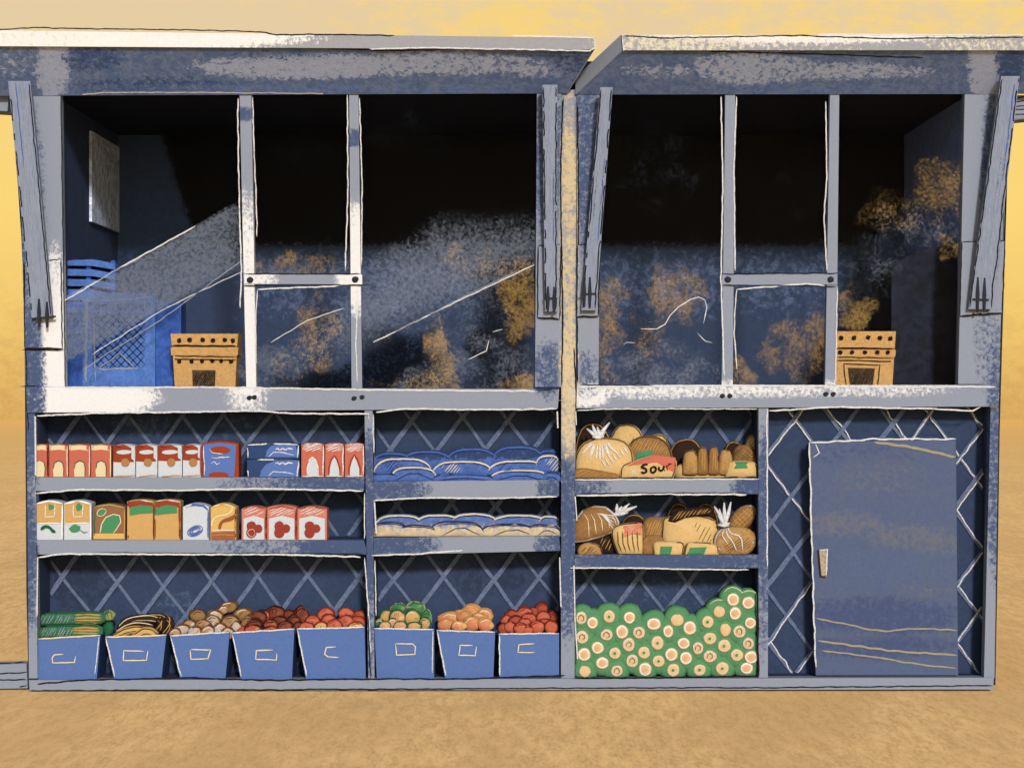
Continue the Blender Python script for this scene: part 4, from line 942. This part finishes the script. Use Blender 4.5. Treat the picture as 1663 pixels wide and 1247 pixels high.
# lower bread shelf
yb = 901
loaf(dome(1003, 1056, 834, 902), .18, LD, 'almost black loaf peeking out right of the sliced loaf knot', yb, OCHRE)
loaf(dome(1078, 1128, 816, 902), .2, LD, 'left of two dark loaves at the back of the lower bread shelf', yb, OCHRE)
loaf(dome(1122, 1170, 816, 902), .195, LD, 'right of two dark loaves at the back of the lower bread shelf', yb, OCHRE)
loaf(dome(930, 1004, 862, 902, pw=.5), .11, LD, 'dark loaf low at the far left of the lower bread shelf', yb, None)
sl = [([(949 + k * 11, 833 + abs(k - 2) * 1), (955 + k * 11, 845), (957 + k * 11, 872 - k * 5)], 1.7, CREAM) for k in range(5)] + [([(970 + 2 * k, 834), (1000 - k, 838 + k * 5)], 1.8, CHALK) for k in range(5)]
kn = knot((1003, 834), [(1002, 818), (1010, 822), (1022, 817), (1034, 822), (1020, 832)], .06)
loaf([(932, 844), (945, 828), (965, 820), (985, 822), (1000, 834), (1007, 848), (1003, 860), (985, 870), (955, 879), (932, 882), (925, 865)], .07, LB, 'sliced brown loaf in a clear bag tied at the right end', yb, CHALK, more=sl, hf=.045, name='sliced_loaf_bag', cat='bread bag', kids=[('knot', kn)], lw=2.8)
loaf(smooth([(937, 903), (937, 890), (946, 882), (962, 880), (976, 886), (980, 903)], 1), .04, LM, 'round tan hatched roll in the lower left corner of the bread shelves', yb, DKU, hat=[([(942, 890), (960, 883), (974, 892), (972, 900), (942, 900)], 45, 4, 1.6, UMBER)], hf=.025)
loaf(dome(1040, 1092, 838, 903, pw=.5), .13, LB, 'brown diagonally hatched loaf behind the red-labelled bag', yb, None, hat=[([(1048, 846), (1076, 842), (1076, 880), (1048, 880)], 68, 4, 1.6, OCHRE)])
loaf(smooth([(1004, 903), (996, 885), (991, 862), (1000, 852), (1020, 848), (1042, 848), (1047, 860), (1046, 903)], 1), .06, LT, 'pale bread bag with a scribbled red label', yb, UMBER, more=[([(1003 + k * 8, 862), (1004 + k * 8, 882), (1010 + k * 7, 896)], 1.6, UMBER) for k in range(5)], name='bread_bag', cat='bread bag',
     patches=[([(1012, 854), (1042, 849), (1042, 868), (1012, 872)], sol('scribbled_red', '#d27860', mott='#e2a07c', mf=.5), .004)])
loaf(smooth([(1072, 903), (1074, 850), (1078, 838), (1120, 834), (1160, 840), (1170, 855), (1168, 903)], 1), .1, LT, 'big smooth pale loaf in the middle of the lower bread shelf', yb, UMBER, hf=.05)
loaf([(1084, 846), (1092, 832), (1110, 826), (1140, 822), (1160, 826), (1158, 834), (1130, 838), (1105, 842), (1092, 850)], .075, LD, 'dark brown hatched loaf end on top of the big pale loaf', yb, None, hat=[([(1088, 846), (1100, 830), (1156, 824), (1154, 834), (1110, 842)], 50, 3.6, 1.5, OCHRE)], hf=.03)
loaf(dome(1040, 1082, 868, 904, pw=.6), .05, LB, 'plain brown roll left of the two green-labelled packets', yb, None, hf=.02)
loaf(smooth([(1061, 903), (1060, 882), (1068, 878), (1104, 879), (1112, 882), (1109, 903)], 1), .025, LT, 'left of two low pale packets with green labels', yb, UMBER, patches=[([(1073, 887), (1092, 887), (1089, 901), (1071, 901)], GRN, .004)], hf=.022, name='bread_packet', cat='bread packet', grp='green labelled packets')
loaf(smooth([(1110, 903), (1113, 883), (1122, 879), (1158, 881), (1167, 886), (1168, 903)], 1), .027, LT, 'right of two low pale packets with green labels', yb, UMBER, patches=[([(1121, 889), (1148, 888), (1143, 901), (1116, 901)], GRN, .004)], hf=.022, name='bread_packet', cat='bread packet', grp='green labelled packets')
loaf(dome(1168, 1238, 846, 904, pw=.5), .14, LD, 'wide dark loaf behind the tied bag at the far right of the lower bread shelf', yb, None)
loaf(egg(1205, 842, 28, 17, 42, 18, .04), .11, LB, 'oval loaf with a grid of cuts at the right end', yb, CHALK, hat=[(egg(1205, 842, 25, 14, 42, 16), 45, 6, 1.5, OCHRE), (egg(1205, 842, 25, 14, 42, 16), -45, 7, 1.5, OCHRE)], lw=2.6)
kn = knot((1177, 852), [(1160, 822), (1168, 826), (1176, 816), (1187, 815), (1183, 830), (1166, 836)], .05)
sl = [([(1177, 854), (1200, 850), (1224, 856), (1228, 872), (1222, 882)], 3, CHALK), ([(1176, 856), (1164, 866), (1160, 884), (1170, 893)], 2.6, CHALK), ([(1178, 856), (1180, 868), (1190, 878), (1196, 894)], 2.2, CHALK), ([(1180, 854), (1186, 866), (1204, 870), (1206, 892)], 2.2, CHALK), ([(1176, 858), (1172, 868), (1182, 884)], 2, CHALK)]
loaf(smooth([(1166, 903), (1158, 884), (1160, 866), (1172, 857), (1190, 854), (1215, 856), (1228, 868), (1226, 890), (1212, 903)], 1), .055, LM, 'tan loaf in a white-tied bag at the right end of the lower bread shelf', yb, None, more=sl, hat=[([(1172, 882), (1200, 874), (1222, 872), (1218, 892), (1180, 898)], 35, 3.6, 1.3, UMBER)], name='tied_bread_bag', cat='bread bag', kids=[('knot', kn)])

# green stalks with pale cut ends
pts = [(150, 590, 1), (250, 628, 0), (380, 580, 2), (538, 588, 0), (170, 740, 1), (360, 722, 1), (480, 698, 0), (612, 705, 1), (728, 638, 0), (840, 695, 0), (910, 607, 3), (1008, 668, 0), (1148, 622, 2), (1238, 543, 3), (1345, 448, 0), (1465, 473, 0), (1362, 555, 0), (1480, 630, 0), (1285, 682, 3), (1395, 697, 1),
       (1165, 750, 2), (290, 822, 0), (532, 798, 1), (758, 785, 2), (960, 788, 0), (1072, 825, 1), (1275, 808, 2), (1465, 790, 1), (185, 875, 0), (424, 865, 2), (652, 860, 2), (865, 875, 0), (1165, 890, 1), (1375, 880, 2), (1487, 897, 0), (327, 942, 0), (560, 925, 1), (765, 927, 2), (978, 903, 0), (190, 1005, 3), (440, 1003, 1), (660, 990, 0), (880, 997, 2), (1085, 995, 2), (1262, 985, 2), (1452, 982, 0)]
GS = chalk('green_stalk', '#5b9464', '#33744c', scale=40, var=.08, mott='#528c5c', mf=.55)
GE = chalk('pale_cut_end', '#e6c08a', scale=70, var=.06, mott='#efd0a4', mf=.5)
sty = ['white-ringed end', 'dark-lined end', 'green-dotted end', 'plain tan end']
zb_ = ZP(1101)
for i, (u, v, st) in enumerate(pts):
    px, py = 910 + u / 4.797, 880 + v / 4.797; px = max(px, 944)
    row = random.uniform(0, .003); y0 = .02 + row; r0 = random.uniform(9.4, 11)
    mb = MB(); c = W(px, py, y0); vs_ = []; n = 14
    prof = [(r0 - 1, y0), (r0 + 4, y0 + .002), (18.5, y0 + .006), (22, y0 + .014), (23, y0 + .05), (20, y0 + .13), (14, y0 + .2)]
    se = random.random() * 40
    for r_, yy in prof:
        for k in range(n):
            a = 2 * math.pi * k / n; w_ = r_ * (1 + .08 * mnoise.noise(Vector((math.cos(a) * 2, math.sin(a) * 2, se)))) * S
            vs_.append(Vector((cl(c.x + math.cos(a) * w_, W(933.5, 0).x, W(1231, 0).x), yy, max(zb_ + .001, c.z + math.sin(a) * w_))))
    fs = [(j * n + k, j * n + (k + 1) % n, (j + 1) * n + (k + 1) % n, (j + 1) * n + k) for j in range(len(prof) - 1) for k in range(n)]
    fs += [tuple(range(n - 1, -1, -1)), tuple(range((len(prof) - 1) * n, len(prof) * n))]
    mb.add(vs_, fs, GS, [(0, 0, 0)] * (4 * n) + [(.6, 0, 0)] * n + [(1, 0, 0)] * (2 * n), True)
    if py < 1000 or (px > 1160 and py < 985):
        mb.stroke([(px + 19 * math.cos(a), py - 20 * math.sin(a)) for a in (2.5, 2.1, 1.7, 1.3, .9, .6)], 1.8, CREAM, wob=1)
    o = mb.build('green_stalk', label='green stalk with ' + sty[st] + ', ' + ('top' if py < 1015 else 'middle' if py < 1055 else 'bottom') + (' left' if px < 1030 else ' centre' if px < 1130 else ' right') + ' of the heap', cat='vegetable', group='green stalks stacked end-on')
    e = MB(); rx = r0 * random.uniform(.92, 1.1); ry = r0 * random.uniform(.95, 1.12)
    e.puff(egg(px, py, rx, ry, 0, 16, .05), y0 - .001, .006, .004, GE, rings=4)
    if st in (0, 2): e.stroke(egg(px, py, rx * .74, ry * .74, 0, 14), 2.2, WHITE if st == 0 else CREAM, closed=True, wob=.5, step=3)
    if st == 1: e.stroke(egg(px, py, rx * .8, ry * .8, 0, 14), 1.6, CHALK, closed=True, step=3); e.stroke([(px - 4, py + 3), (px - 4, py - 2), (px, py - 5), (px + 4, py - 2), (px + 4, py + 3), (px, py + 5)], 1.5, COAL, off=.004, step=3)
    if st == 2: e.patch(egg(px, py, 2.4, 2.6, 0, 8, .2), GRN, .004)
    if st == 0: e.patch(egg(px, py, 4, 4.2, 0, 10, .1), sol('peach_heart', '#e8b184'), .003)
    e.build('cut_end', o)

# ------------------------------------------------------------ produce bins
BIN = chalk('blue_bin', '#5a76b0', '#4a62a0', scale=60, var=.05, mott='#5570a8', mf=.6)
BIND = chalk('blue_bin_side', '#33508c', scale=40, var=.1, mott='#284478')
ords = ['leftmost', 'second', 'third', 'fourth', 'fifth', 'sixth', 'seventh', 'rightmost']
cont = ['long green vegetables', 'brown-black bananas', 'pale brown potatoes', 'reddish brown sweet potatoes', 'red apples', 'green and orange mangoes', 'soft orange peaches', 'red tomatoes']
BINS = [((62, 1037), (163, 1031), (157, 1104), (62, 1104), [(103, 1062), (88, 1063), (85, 1068), (86, 1076), (121, 1075), (123, 1065)]), ((171, 1034), (270, 1031), (262, 1104), (185, 1104), [(234, 1057), (201, 1056), (200, 1072), (238, 1072), (240, 1056)]),
        ((276, 1032), (373, 1026), (366, 1104), (293, 1104), [(310, 1054), (342, 1055), (338, 1069), (310, 1070), (309, 1055)]), ((376, 1027), (478, 1021), (474, 1104), (391, 1104), [(443, 1055), (416, 1056), (415, 1070), (449, 1071), (450, 1060)]),
        ((482, 1021), (592, 1018), (594, 1104), (497, 1104), [(545, 1050), (530, 1051), (527, 1062), (532, 1066), (550, 1067)]), ((608, 1020), (705, 1022), (705, 1103), (612, 1103), [(641, 1045), (670, 1045), (675, 1050), (674, 1062), (644, 1063), (642, 1046)]),
        ((709, 1023), (804, 1026), (801, 1103), (723, 1103), [(768, 1047), (747, 1047), (745, 1063), (772, 1064), (774, 1049)]), ((810, 1029), (908, 1028), (908, 1103), (811, 1103), [(868, 1045), (843, 1046), (841, 1059), (868, 1059)])]
for i, (tl, tr, br, bl, lab) in enumerate(BINS):
    y0, dp = .012 if i in (0, 2, 4, 6) else .016, .2
    root = empty('produce_bin', (W((tl[0] + tr[0]) / 2, 1100, .1).x, .11, ZP(1104) + .001), 'blue tapered bin holding ' + cont[i] + ', ' + ords[i] + ' of the eight bins', 'bin', 'blue produce bins')
    mb = MB(); t = 3.2
    ft = [W(*p, y0) for p in (tl, tr, br, bl)]; bk = [q + Vector((0, dp, 0)) for q in ft]; bk[0].z = bk[1].z = max(ft[0].z, ft[1].z) 
    ins = [W(tl[0] + t, tl[1], y0), W(tr[0] - t, tr[1], y0), W(br[0] - t, br[1] - 4, y0), W(bl[0] + t, bl[1] - 4, y0)]
    fi = [q + Vector((0, .008, 0)) for q in ins]; bi = [q + Vector((0, dp - .008, 0)) for q in ins]; bi[0].z = bk[0].z; bi[1].z = bk[1].z
    mb.add(ft + bk + fi + bi, [(0, 3, 2, 1)], BIN)
    o0 = 0
    mb.add(ft + bk + fi + bi, [(0, 4, 7, 3), (1, 2, 6, 5), (4, 5, 6, 7), (3, 7, 6, 2), (8, 9, 10, 11), (12, 15, 14, 13), (8, 11, 15, 12), (9, 13, 14, 10), (11, 10, 14, 15), (0, 1, 9, 8), (1, 5, 13, 9), (5, 4, 12, 13), (4, 0, 8, 12)], BIND)
    mb.stroke([tl, tr], 2.6, CHALK if i not in (0, 1) else CREAM, y=y0 - .003); mb.stroke([(tl[0] + 1, tl[1] + 2), (bl[0] + 1, bl[1] - 6)], 2.6, CHALK, y=y0 - .003) if i not in (0, 5) else mb.stroke([(tr[0] - 2, tr[1] + 2), (br[0] - 3, br[1] - 10)], 1.8, CHALK, y=y0 - .003)
    mb.build('body', root, zmin=ZP(1104) + .001)
    k = MB(); k.prism(egg(sum(p[0] for p in lab) / len(lab), sum(p[1] for p in lab) / len(lab), 17, 8, 0, 16, 0, .5), y0 - .002, y0 + .001, BIN); k.stroke(lab, 2.2, CREAM, y=y0 - .004, wob=.5); k.build('label_holder', root)
def fruit(cx, cy, rx, ry, dep, mat, name, label, cat, grp, rot=0, more=(), hf=None, lump=.1):
    mb = MB(); r_ = min(rx, ry) * S; mb.puff(egg(cx, cy, rx, ry, rot, 16, .09), dep, hf or r_ * .75, r_ * .95, mat, None, 7, lump * 2, random.random() * 30)
    pen = {'potato': UMBER, 'sweet_potato': DKU, 'apple': RUST, 'mango': GREEN, 'tomato': stick('deep_rust', '#7a2618', .7), 'peach': OCHRE}.get(name, GREEN)
    a0 = random.uniform(.2, .9); arc = [(cx + rx * .86 * math.cos(a0 + k * .28), cy - ry * .86 * math.sin(a0 + k * .28)) for k in range(9)]
    mb.stroke(arc, 2.4, pen, wob=1.2, step=3)
    if random.random() < .55: mb.stroke([(cx + (x - cx) * .78, cy + (z - cy) * .78 + 1) for x, z in arc[random.randint(0, 3):]], 1.8, CREAM if name in ('mango', 'potato', 'peach') and random.random() < .6 else pen, wob=1.4, step=3)
    if random.random() < .4: mb.hatch(egg(cx + jit(rx * .3), cy - ry * .2, rx * .5, ry * .5, 0, 10), 50 + jit(30), 3.6, 1.4, pen)
    for path, wd, m_ in more: mb.stroke(path, wd, m_, sm=1 if len(path) > 2 else 0)
    return mb.build(name, label=label, cat=cat, group=grp)
# bin 1: long green vegetables
ZUC = chalk('ribbed_green', '#33744a', '#8d9a62', scale=50, var=.16, mott='#5f8263', mf=.55); ZUE = chalk('ribbed_pale_green', '#a9a066', scale=60, mott='#7a9058', var=.12)
for i, (z, x1, dp, r_) in enumerate([(1026, 168, .05, 12), (1005, 172, .09, 12), (1028, 158, .14, 12), (1003, 165, .16, 11)]):
    mb = MB(); a = W(64, z + 2, dp); b = W(x1, z - 2, dp); n = 12; P_ = [a.lerp(b, k / n) for k in range(n + 1)]
    mb.tube(P_, [r_ * S * (1 if 1 < k < n - 1 else .85) for k in range(n)] + [r_ * S * .5], ZUC, 12)
    for k in range(4): mb.stroke([(x1 - 50, z - 7 + k * 4.5), (x1 - 30, z - 8 + k * 5), (x1 - 8, z - 6 + k * 4)], 3, OCHRE, sm=1)
    mb.hatch([(66, z - 9), (x1 - 48, z - 9), (x1 - 50, z + 9), (66, z + 9)], 60, 4, 1.5, PALE)
    mb.hatch([(66, z - 9), (x1 - 40, z - 9), (x1 - 40, z + 9), (66, z + 9)], 70, 6, 2, GREEN)
    mb.stroke([(66, z - 9), (x1 - 10, z - 10)], 2, GREEN); mb.stroke([(66, z + 8), (x1 - 10, z + 7)], 2, GREEN)
    mb.build('long_green_vegetable', label=['front lower', 'front upper', 'back lower', 'back upper'][i] + ' long green vegetable lying in the leftmost bin', cat='vegetable', group='long green vegetables in the bin')
fruit(178, 999, 10, 9, .1, ZUE, 'long_green_vegetable', 'pale round green vegetable tip poking out right of the leftmost bin', 'vegetable', None, more=[([(172, 994), (176, 1004)], 1.8, GREEN), ([(180, 992), (182, 1004)], 1.8, GREEN)])
fruit(176, 1020, 9, 15, .13, chalk('deep_green', '#26704a', scale=60, mott='#1f5c3e'), 'long_green_vegetable', 'dark green vegetable hanging over the right edge of the leftmost bin', 'vegetable', None)
# bin 2: bananas
BA = chalk('banana_pale', '#d8ac66', scale=60, var=.08); BK = chalk('banana_black', '#2a170f', scale=60, var=.1, mott='#442a18')
def banana(path, r_, dep, mat, label, ln):
    pts_ = resample(smooth(path, 2), 5); P_ = [W(p[0], p[1], dep) for p in pts_]; n = len(P_); mb = MB()
    mb.tube(P_, [r_ * S * (math.sin(math.pi * (k + .6) / (n + .2)) ** .45) for k in range(n)], mat, 10)
    mb.stroke([(p[0], p[1] - r_ * .6) for p in pts_[1:-1]], 1.8, ln); mb.stroke([(p[0], p[1] + r_ * .35) for p in pts_[2:-2]], 1.3, ln)
    mb.build('banana', label=label, cat='banana', group='bananas in the second bin')
L = 'dark overripe banana in the second bin'
banana([(192, 1022), (205, 1008), (235, 1003), (262, 1008)], 8, .13, BK, 'dark overripe banana curving along the top of the pile', CREAM)
banana([(225, 1006), (245, 1002), (268, 1004), (276, 1018)], 8, .15, BK, 'dark overripe banana at the back right of the pile', OCHRE)
banana([(250, 1030), (262, 1018), (262, 1008), (255, 1004)], 8, .1, BK, 'dark banana standing upright in the pile', OCHRE)
banana([(262, 1034), (274, 1022), (277, 1010), (270, 1002)], 8, .12, BK, 'dark banana leaning over the right rim of the bin', OCHRE)
banana([(188, 1030), (204, 1019), (228, 1014), (250, 1020)], 8, .09, BK, 'dark banana with a pale edge lying just above the pale pair', CREAM)
banana([(184, 1036), (200, 1026), (220, 1021), (240, 1024)], 7, .06, BA, 'pale banana on the left of the pile front', DKU)
banana([(215, 1036), (232, 1026), (246, 1026), (256, 1036)], 9, .05, BA, 'pale stubby banana at the front middle of the pile', DKU)
# bin 3: potatoes
PO = skin('potato_skin', '#b98a62', '#7a5534', '#cfc3c0', 60, .13, .56); PO2 = skin('potato_pale', '#c9b6a8', '#8a6440', '#d79a62', 60, .14, .54); PO3 = skin('potato_brown', '#9b7448', '#6a4a2a', '#b08c60', 70, .15)
pot = [(322, 1000, 15, 12, .17, PO3), (372, 985, 16, 10, .19, PO3), (395, 997, 17, 12, .17, PO3), (350, 1000, 13, 11, .16, PO2), (345, 1010, 14, 13, .13, PO2), (375, 1010, 15, 13, .13, PO), (402, 1012, 11, 16, .13, PO3), (330, 1016, 15, 12, .11, PO), (308, 1016, 13, 12, .12, PO), (296, 1022, 14, 10, .09, PO2), (285, 1028, 11, 9, .07, PO), (317, 1026, 14, 10, .07, PO2), (338, 1026, 13, 13, .06, PO), (358, 1022, 12, 12, .07, PO2), (370, 1028, 12, 11, .05, PO), (384, 1020, 10, 13, .09, PO2), (362, 990, 9, 8, .18, PO)]
for i, f in enumerate(pot): fruit(f[0], f[1], f[2], f[3], f[4], f[5], 'potato', {PO: 'orange-brown', PO2: 'pale whitish', PO3: 'dark brown'}[f[5]] + ' potato heaped in the third blue bin', 'potato', 'potatoes in the third bin', rot=jit(25))
# bin 4
SW = skin('sweet_potato', '#7e3a24', '#4a1f14', '#96462c', 60, .16); SW2 = skin('sweet_red', '#b5553c', '#6a2416', '#d89a5a', 60, .15, .6)
swp = [(447, 995, 17, 13, .17, SW, 10), (490, 998, 12, 17, .16, SW, 20), (470, 1000, 13, 12, .18, SW, 0), (420, 1003, 17, 12, .15, SW, 30), (428, 1000, 12, 12, .16, SW2, 0), (455, 1010, 15, 11, .12, SW, 0), (478, 1008, 11, 12, .12, SW, 40), (412, 1017, 17, 13, .1, SW, 40), (440, 1015, 13, 11, .09, SW2, 0), (464, 1018, 15, 11, .07, SW, 0), (395, 1026, 15, 9, .06, SW2, 35), (412, 1024, 16, 11, .05, SW2, 0), (440, 1024, 14, 9, .045, SW2, 0), (485, 1020, 10, 12, .09, SW, 0)]
for f in swp: fruit(*f[:5], f[5], 'sweet_potato', ('brown' if f[5] is SW else 'orange-red') + ' sweet potato heaped in the fourth blue bin', 'sweet potato', 'sweet potatoes in the fourth bin', rot=f[6])
AP = skin('apple_coral', '#cf6a4e', '#8a2e1e', '#e0b468', 50, .12, .6); AP2 = skin('apple_yellow', '#e0b468', '#8a3a20', '#d27a52', 50, .12, .58)
app = [(530, 998, 15, 13, .17, AP), (562, 996, 14, 11, .17, AP), (584, 1002, 12, 12, .16, AP), (508, 1010, 13, 13, .13, AP), (534, 1008, 13, 13, .12, AP), (562, 1010, 15, 13, .1, AP), (582, 1012, 13, 14, .1, AP), (498, 1018, 13, 9, .08, AP), (522, 1018, 12, 10, .06, AP2), (543, 1016, 14, 12, .05, AP), (578, 1018, 14, 10, .045, AP2)]
for f in app: fruit(*f[:5], f[5], 'apple', ('coral red' if f[5] is AP else 'yellowish') + ' apple heaped in the fifth blue bin', 'apple', 'apples in the fifth bin', more=[([(f[0] - 2, f[1] - 2), (f[0] + 1, f[1] + 1)], 3, RUST)])
# bins 6-8
MG = skin('mango_green', '#d9a868', '#2f6a40', '#5b9060', 60, .17, .56); MG2 = skin('mango_orange', '#e0a070', '#3a7848', '#e8c088', 60, .13); MG3 = skin('mango_dark', '#3f8050', '#c0b878', '#7a9a58', 60, .1)
man = [(647, 990, 14, 12, .17, MG3), (675, 986, 17, 11, .19, MG3), (628, 1000, 14, 12, .15, MG), (692, 1004, 10, 15, .15, MG3), (664, 996, 12, 12, .16, MG3), (670, 1003, 15, 15, .11, MG), (645, 1002, 14, 14, .11, MG2), (690, 1012, 10, 11, .1, MG), (617, 1014, 9, 11, .12, MG3), (625, 1016, 11, 9, .07, MG2), (650, 1016, 12, 9, .06, MG2), (673, 1016, 13, 8, .05, MG), (638, 1012, 9, 10, .09, MG2)]
for f in man: fruit(*f[:5], f[5], 'mango', {MG: 'half green', MG2: 'orange', MG3: 'dark green'}[f[5]] + ' mango heaped in the sixth blue bin', 'mango', 'mangoes in the sixth bin')
PE = skin('peach', '#db8460', '#d9a060', '#e6b468', 38, .08, .5)
pea = [(730, 1006, 19, 14, .14), (765, 995, 20, 15, .18), (786, 1000, 16, 14, .17), (748, 1000, 13, 12, .17), (724, 1014, 14, 11, .09), (745, 1016, 14, 9, .05), (766, 1012, 16, 13, .08), (788, 1014, 14, 12, .07), (755, 1004, 14, 12, .12), (778, 1006, 15, 13, .11)]
for f in pea: fruit(*f, PE, 'peach', 'soft orange peach heaped in the seventh blue bin', 'peach', 'peaches in the seventh bin')
TO = skin('tomato', '#ca6448', '#86301e', '#d37252', 60, .1, .55); TO2 = skin('tomato_dark', '#a94a32', '#6c2416', '#c0583c', 60, .14)
tom = [(880, 988, 12, 12, .19, TO2), (832, 1000, 13, 11, .17, TO2), (852, 996, 14, 12, .17, TO), (866, 994, 10, 9, .18, TO2), (898, 1004, 10, 14, .16, TO2), (882, 1002, 12, 11, .14, TO), (858, 1006, 14, 12, .13, TO), (838, 1010, 13, 12, .12, TO2), (822, 1008, 10, 11, .14, TO), (885, 1013, 12, 10, .1, TO), (852, 1012, 12, 9, .1, TO), (818, 1020, 10, 10, .08, TO2), (830, 1018, 12, 10, .07, TO), (845, 1020, 12, 11, .05, TO), (872, 1018, 14, 12, .06, TO), (895, 1018, 12, 12, .05, TO), (858, 1022, 9, 9, .045, TO)]
for f in tom: fruit(*f[:5], f[5], 'tomato', ('bright red' if f[5] is TO else 'dark red') + ' tomato heaped in the rightmost blue bin', 'tomato', 'tomatoes in the rightmost bin')

# ------------------------------------------------------------ fridge
FR = chalk('fridge_paint', '#566384', '#48547a', '#6c6f7c', '#566687', scale=40, var=.06, mott='#5a667f', mf=.5, soft=.32)
def frp(px, py): return (blob(px, py, [(1430, 1000, 160, 40, .8), (1430, 1050, 170, 25, .7), (1400, 740, 120, 30, .4)]), blob(px, py, [(1370, 850, 90, 26, .6), (1480, 872, 90, 26, .6), (1520, 880, 60, 30, .5), (1420, 770, 90, 40, .34), (1500, 960, 70, 24, .3), (1390, 1030, 60, 20, .3)]), blob(px, py, [(1430, 920, 150, 40, .5), (1430, 1095, 170, 24, .5), (1540, 730, 40, 20, .4)]))
fr = empty('fridge', (W(1435, 1100, .1).x, .17, ZP(1100)), 'blue-grey fridge with pale handle standing in the lattice bay', 'fridge')
mb = MB(); mb.prism([(1318, 718), (1553, 717), (1556, 1099), (1325, 1099)], 0.056, .13, SIDEIN); mb.build('body', fr, zmin=ZP(1100))
mb = MB(); mb.grid([(1315, 717), (1552, 714), (1556, 1096), (1325, 1096)], .026, FR, frp, 8, depth=.03)
for path, wd, m_ in (([(1314, 718), (1318, 850), (1320, 950), (1325, 1084)], 3, CHALK), ([(1314, 719), (1360, 717), (1430, 712), (1552, 713)], 3, CHALK), ([(1325, 720), (1330, 735), (1320, 742)], 2, CHALK), ([(1420, 718), (1480, 726), (1552, 742)], 5, stick('tan_reflection', '#a99c84', .66)),  # tan curves: reflections drawn onto the door
                     ([(1326, 1004), (1370, 1012), (1430, 1026), (1490, 1020), (1554, 1023)], 3, stick('tan_reflection', '#a99c84', .66)), ([(1328, 1040), (1380, 1047), (1460, 1058), (1554, 1063)], 3.8, stick('tan_reflection', '#a99c84', .66)), ([(1335, 1056), (1420, 1066), (1500, 1080), (1554, 1084)], 3, stick('tan_reflection', '#a99c84', .66))):
    mb.stroke(path, wd, m_, y=.023, sm=1 if len(path) > 3 else 0, wob=1)
d = mb.build('door', fr)
HN = chalk('worn_handle', '#c9b48c', scale=120, mott='#8a8478', mf=.5)
k = MB(); k.prism([(1330, 892), (1345, 891), (1343, 936), (1334, 935)], -.002, .016, HN, bev=1.5)
k.prism([(1333, 897), (1341, 897), (1341, 903), (1333, 903)], .016, .026, DARKM); k.prism([(1334, 925), (1341, 925), (1341, 931), (1335, 931)], .016, .026, DARKM)
k.stroke([(1331, 893), (1344, 892), (1342, 934)], 2.4, CHALK, y=-.0045); k.build('handle', d)

# ------------------------------------------------------------ labels of look-alikes: told apart by their order from the left
NTH = ['leftmost', 'second', 'third', 'fourth', 'fifth', 'sixth', 'seventh', 'eighth', 'ninth', 'tenth', 'eleventh', 'twelfth', 'thirteenth']
bpy.context.view_layer.update()
by = {}
for o in bpy.data.objects:
    if o.parent is None and 'label' in o: by.setdefault(o['label'], []).append(o)
for L, os_ in by.items():
    if len(os_) > 1:
        os_.sort(key=lambda o: o.location.x)
        for k, o in enumerate(os_): o['label'] = L + (', leftmost such' if k == 0 else ', rightmost such' if k == len(os_) - 1 else ', %s such from left' % NTH[k])
